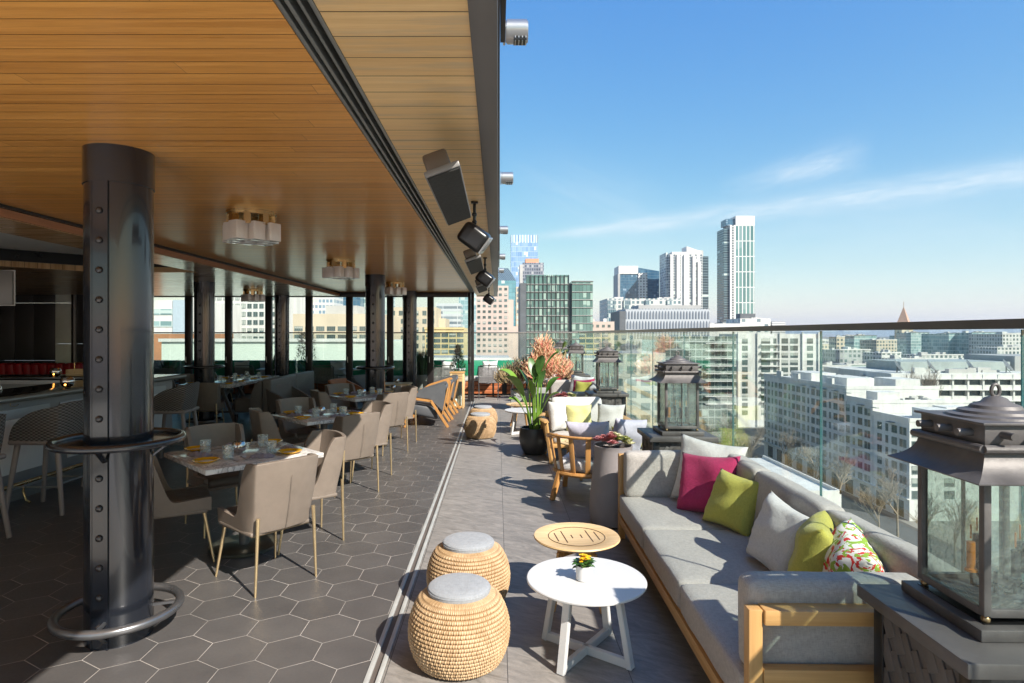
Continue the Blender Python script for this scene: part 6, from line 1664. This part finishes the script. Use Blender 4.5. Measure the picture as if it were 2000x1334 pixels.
def leafy(lab, loc, Rr, H, seed):
    c = thing('leafy_tree', lab, 'tree', loc, 0, 'leafy evergreen trees in the city'); rn = random.Random(seed); m = MB()
    MB().tube([(0,0,0), (0,0,H*.6)], [.4,.2], 7).build('trunk', K['bark'], c)
    for k in range(1500):
        u, q = rn.uniform(0,2*PI), rn.uniform(-1,1); s_ = rn.uniform(.5,1)*(1+.25*math.sin(3*u+seed)); rr = math.sqrt(1-q*q)*Rr*s_
        leafblade(m, (rr*math.cos(u), rr*math.sin(u), H*.65+q*H*.35*s_), rn.uniform(0,6.28), .9, .6, rn.uniform(-.5,1), .2, 1, rn.randrange(2))
    m.build('crown', [K['leafd'], K['leafpalm']], c, smooth=0); return c
e0 = leafy('dark evergreen tree left of the ribbon window office', ((1712-VX)/F*205, 205, GZ), 5, 24, 1)
for i, (px, Y, s, lb) in enumerate(((1690,330,1.,'among the mint and white blocks'),(1795,560,1.1,'small dark tree at the foot of the clock tower'),(1812,570,1.,'small dark tree right of the clock tower foot'),(1822,575,1.2,'farther tree right of the clock tower'),(1405,150,1.0,'dark tree behind the second lantern glass'),(1610,640,1.3,'distant dark tree by the cream block'))):
    o = copy_tree(e0, ((px-VX)/F*Y, Y, GZ), i, 'leafy tree, '+lb); o.scale = (s,s,s)
# streets and far hills
struct('street', MB().bb(70, 96, 60, 420, GZ, GZ+.02), M('asphalt', (.075,.075,.078), .85, 0, .2, .3))
hm = MB(); hr = random.Random(3)
pts = [(-3000+i*180, 60+70*abs(math.sin(i*.37+1))+40*hr.random()) for i in range(70)]
for i in range(len(pts)-1):
    (x0, h0), (x1, h1) = pts[i], pts[i+1]
    hm.poly([(x0,8000,GZ),(x1,8000,GZ),(x1,8900,GZ+h1),(x0,8900,GZ+h0)]); hm.poly([(x0,8900,GZ+h0),(x1,8900,GZ+h1),(x1,9900,GZ),(x0,9900,GZ)])
struct('hills', hm, M('far_hills', (.25,.31,.40), 1., 0, .15, .002))

import os
if 1:
    hz = bpy.data.materials.new('haze_air'); hz.use_nodes = True; ht = hz.node_tree; ht.nodes.remove(ht.nodes['Principled BSDF'])
    pv = ht.nodes.new('ShaderNodeVolumePrincipled'); pv.inputs['Color'].default_value = (.80,.88,1,1); pv.inputs['Density'].default_value = .00008; pv.inputs['Anisotropy'].default_value = .2
    ht.links.new(pv.outputs[0], [n for n in ht.nodes if n.type == 'OUTPUT_MATERIAL'][0].inputs['Volume'])
    MB().bb(-6100, 9100, -700, 14100, GZ-2.5, 320).build('haze', hz, kind='stuff', smooth=0, label='thin pale haze in the air over the city', cat='haze')
# ------------------------------------------------------------------ light, sky, camera
SUN = Vector((.842, -.95, 1.)).normalized()      # towards the sun
elev = math.asin(SUN.z); rotn = math.atan2(SUN.x, SUN.y)
sl = bpy.data.lights.new('sun', 'SUN'); sl.energy = 4.0; sl.angle = R(.53); sl.color = (1., .93, .83)
so_ = bpy.data.objects.new('sun', sl); COL.objects.link(so_); so_.rotation_euler = SUN.to_track_quat('Z', 'Y').to_euler(); so_.location = (20,-20,30)
wd_ = bpy.data.worlds.new('World'); S.world = wd_; wd_.use_nodes = True; nt = NT(wd_.node_tree)
bg = wd_.node_tree.nodes['Background']
sky = wd_.node_tree.nodes.new('ShaderNodeTexSky'); sky.sky_type = 'NISHITA'; sky.sun_disc = False; sky.sun_elevation = elev; sky.sun_rotation = rotn
sky.altitude = 50; sky.air_density = 1.0; sky.dust_density = .3; sky.ozone_density = 1.6
d = nt.sep(nt.coord('Generated')); yy = nt.m('MAXIMUM', d[1], .02)
u = nt.m('DIVIDE', d[0], yy); v = nt.m('DIVIDE', d[2], yy)
ok = nt.m('GREATER_THAN', d[1], .05)
def streak(u0, v0, slope, wid0, widk, ulo, uhi, amp, sc, curve=0.):
    ln_ = nt.m('ADD', v0, nt.m('MULTIPLY', nt.m('SUBTRACT', u, u0), slope))
    if curve: ln_ = nt.m('ADD', ln_, nt.m('MULTIPLY', nt.m('POWER', nt.m('SUBTRACT', u, u0), 2.), curve))
    wd2 = nt.m('MAXIMUM', nt.m('ADD', wid0, nt.m('MULTIPLY', nt.m('SUBTRACT', u, u0), widk)), .002)
    e = nt.m('DIVIDE', nt.m('SUBTRACT', v, ln_), wd2); g = nt.m('POWER', 2.718, nt.m('MULTIPLY', nt.m('MULTIPLY', e, e), -1))
    rr = nt.m('MULTIPLY', nt.ramp(u, ulo, ulo+.12), nt.ramp(u, uhi, uhi-.08))
    uv = nt.comb(nt.m('ADD', nt.m('MULTIPLY', u, sc[0]), nt.m('MULTIPLY', v, sc[0]*.5)), nt.m('SUBTRACT', nt.m('MULTIPLY', v, sc[1]), nt.m('MULTIPLY', u, sc[1]*slope*1.25)), u0)
    n = nt.ramp(nt.noise(uv, 1, 6, .6, .6), .3, .7)
    return nt.m('MULTIPLY', nt.m('MULTIPLY', nt.m('MULTIPLY', g, rr), nt.m('ADD', nt.m('MULTIPLY', n, .75), .25)), amp)
c1 = streak(.0, .150, .118, .006, .022, .02, 1.9, .62, (9, 60), .012)
c2 = streak(.38, .240, .24, .016, .05, .36, .62, .55, (14, 70))
c3 = streak(.02, .26, -.35, .05, .05, .0, .3, .20, (6, 40))
c4_ = streak(.3, .13, .10, .06, .05, .1, 2., .26, (3, 14))
cl = nt.m('MULTIPLY', nt.m('ADD', nt.m('ADD', c1, c2), nt.m('ADD', c3, c4_)), ok, clamp=True)
hs = wd_.node_tree.nodes.new('ShaderNodeHueSaturation'); hs.inputs['Saturation'].default_value = 1.25; nt.set(hs.inputs['Color'], sky.outputs[0])
scn = wd_.node_tree.nodes.new('ShaderNodeSeparateColor'); nt.set(scn.inputs[0], hs.outputs[0])
ccn = wd_.node_tree.nodes.new('ShaderNodeCombineColor')
for k_i, (g_, m_) in enumerate(((1., .83), (.765, 1.145), (.25, 2.65))): nt.set(ccn.inputs[k_i], nt.m('MULTIPLY', nt.m('POWER', scn.outputs[k_i], g_), m_))
skc = nt.mix(cl, ccn.outputs[0], (4.1, 4.6, 4.9, 1))
wd_.node_tree.links.new(skc, bg.inputs[0]); bg.inputs[1].default_value = .10
cam = bpy.data.cameras.new('camera'); co_ = bpy.data.objects.new('camera', cam); COL.objects.link(co_)
co_.location = (0, 0, EYE); co_.rotation_euler = (PI/2, 0, 0)
cam.sensor_width = 36; cam.lens = 36*F/2000; cam.shift_x = (1000-VX)/2000; cam.shift_y = -(667-HY)/2000; cam.clip_start = .05; cam.clip_end = 20000
S.camera = co_
S.view_settings.view_transform = 'Standard'; S.view_settings.look = 'None'; S.view_settings.gamma = 1.; S.view_settings.exposure = 1.15
S.cycles.transparent_max_bounces = 24; S.cycles.max_bounces = 10; S.cycles.diffuse_bounces = 5; S.cycles.glossy_bounces = 5
S.cycles.use_denoising = True; S.cycles.sample_clamp_indirect = 8.; S.cycles.caustics_reflective = False; S.cycles.caustics_refractive = False
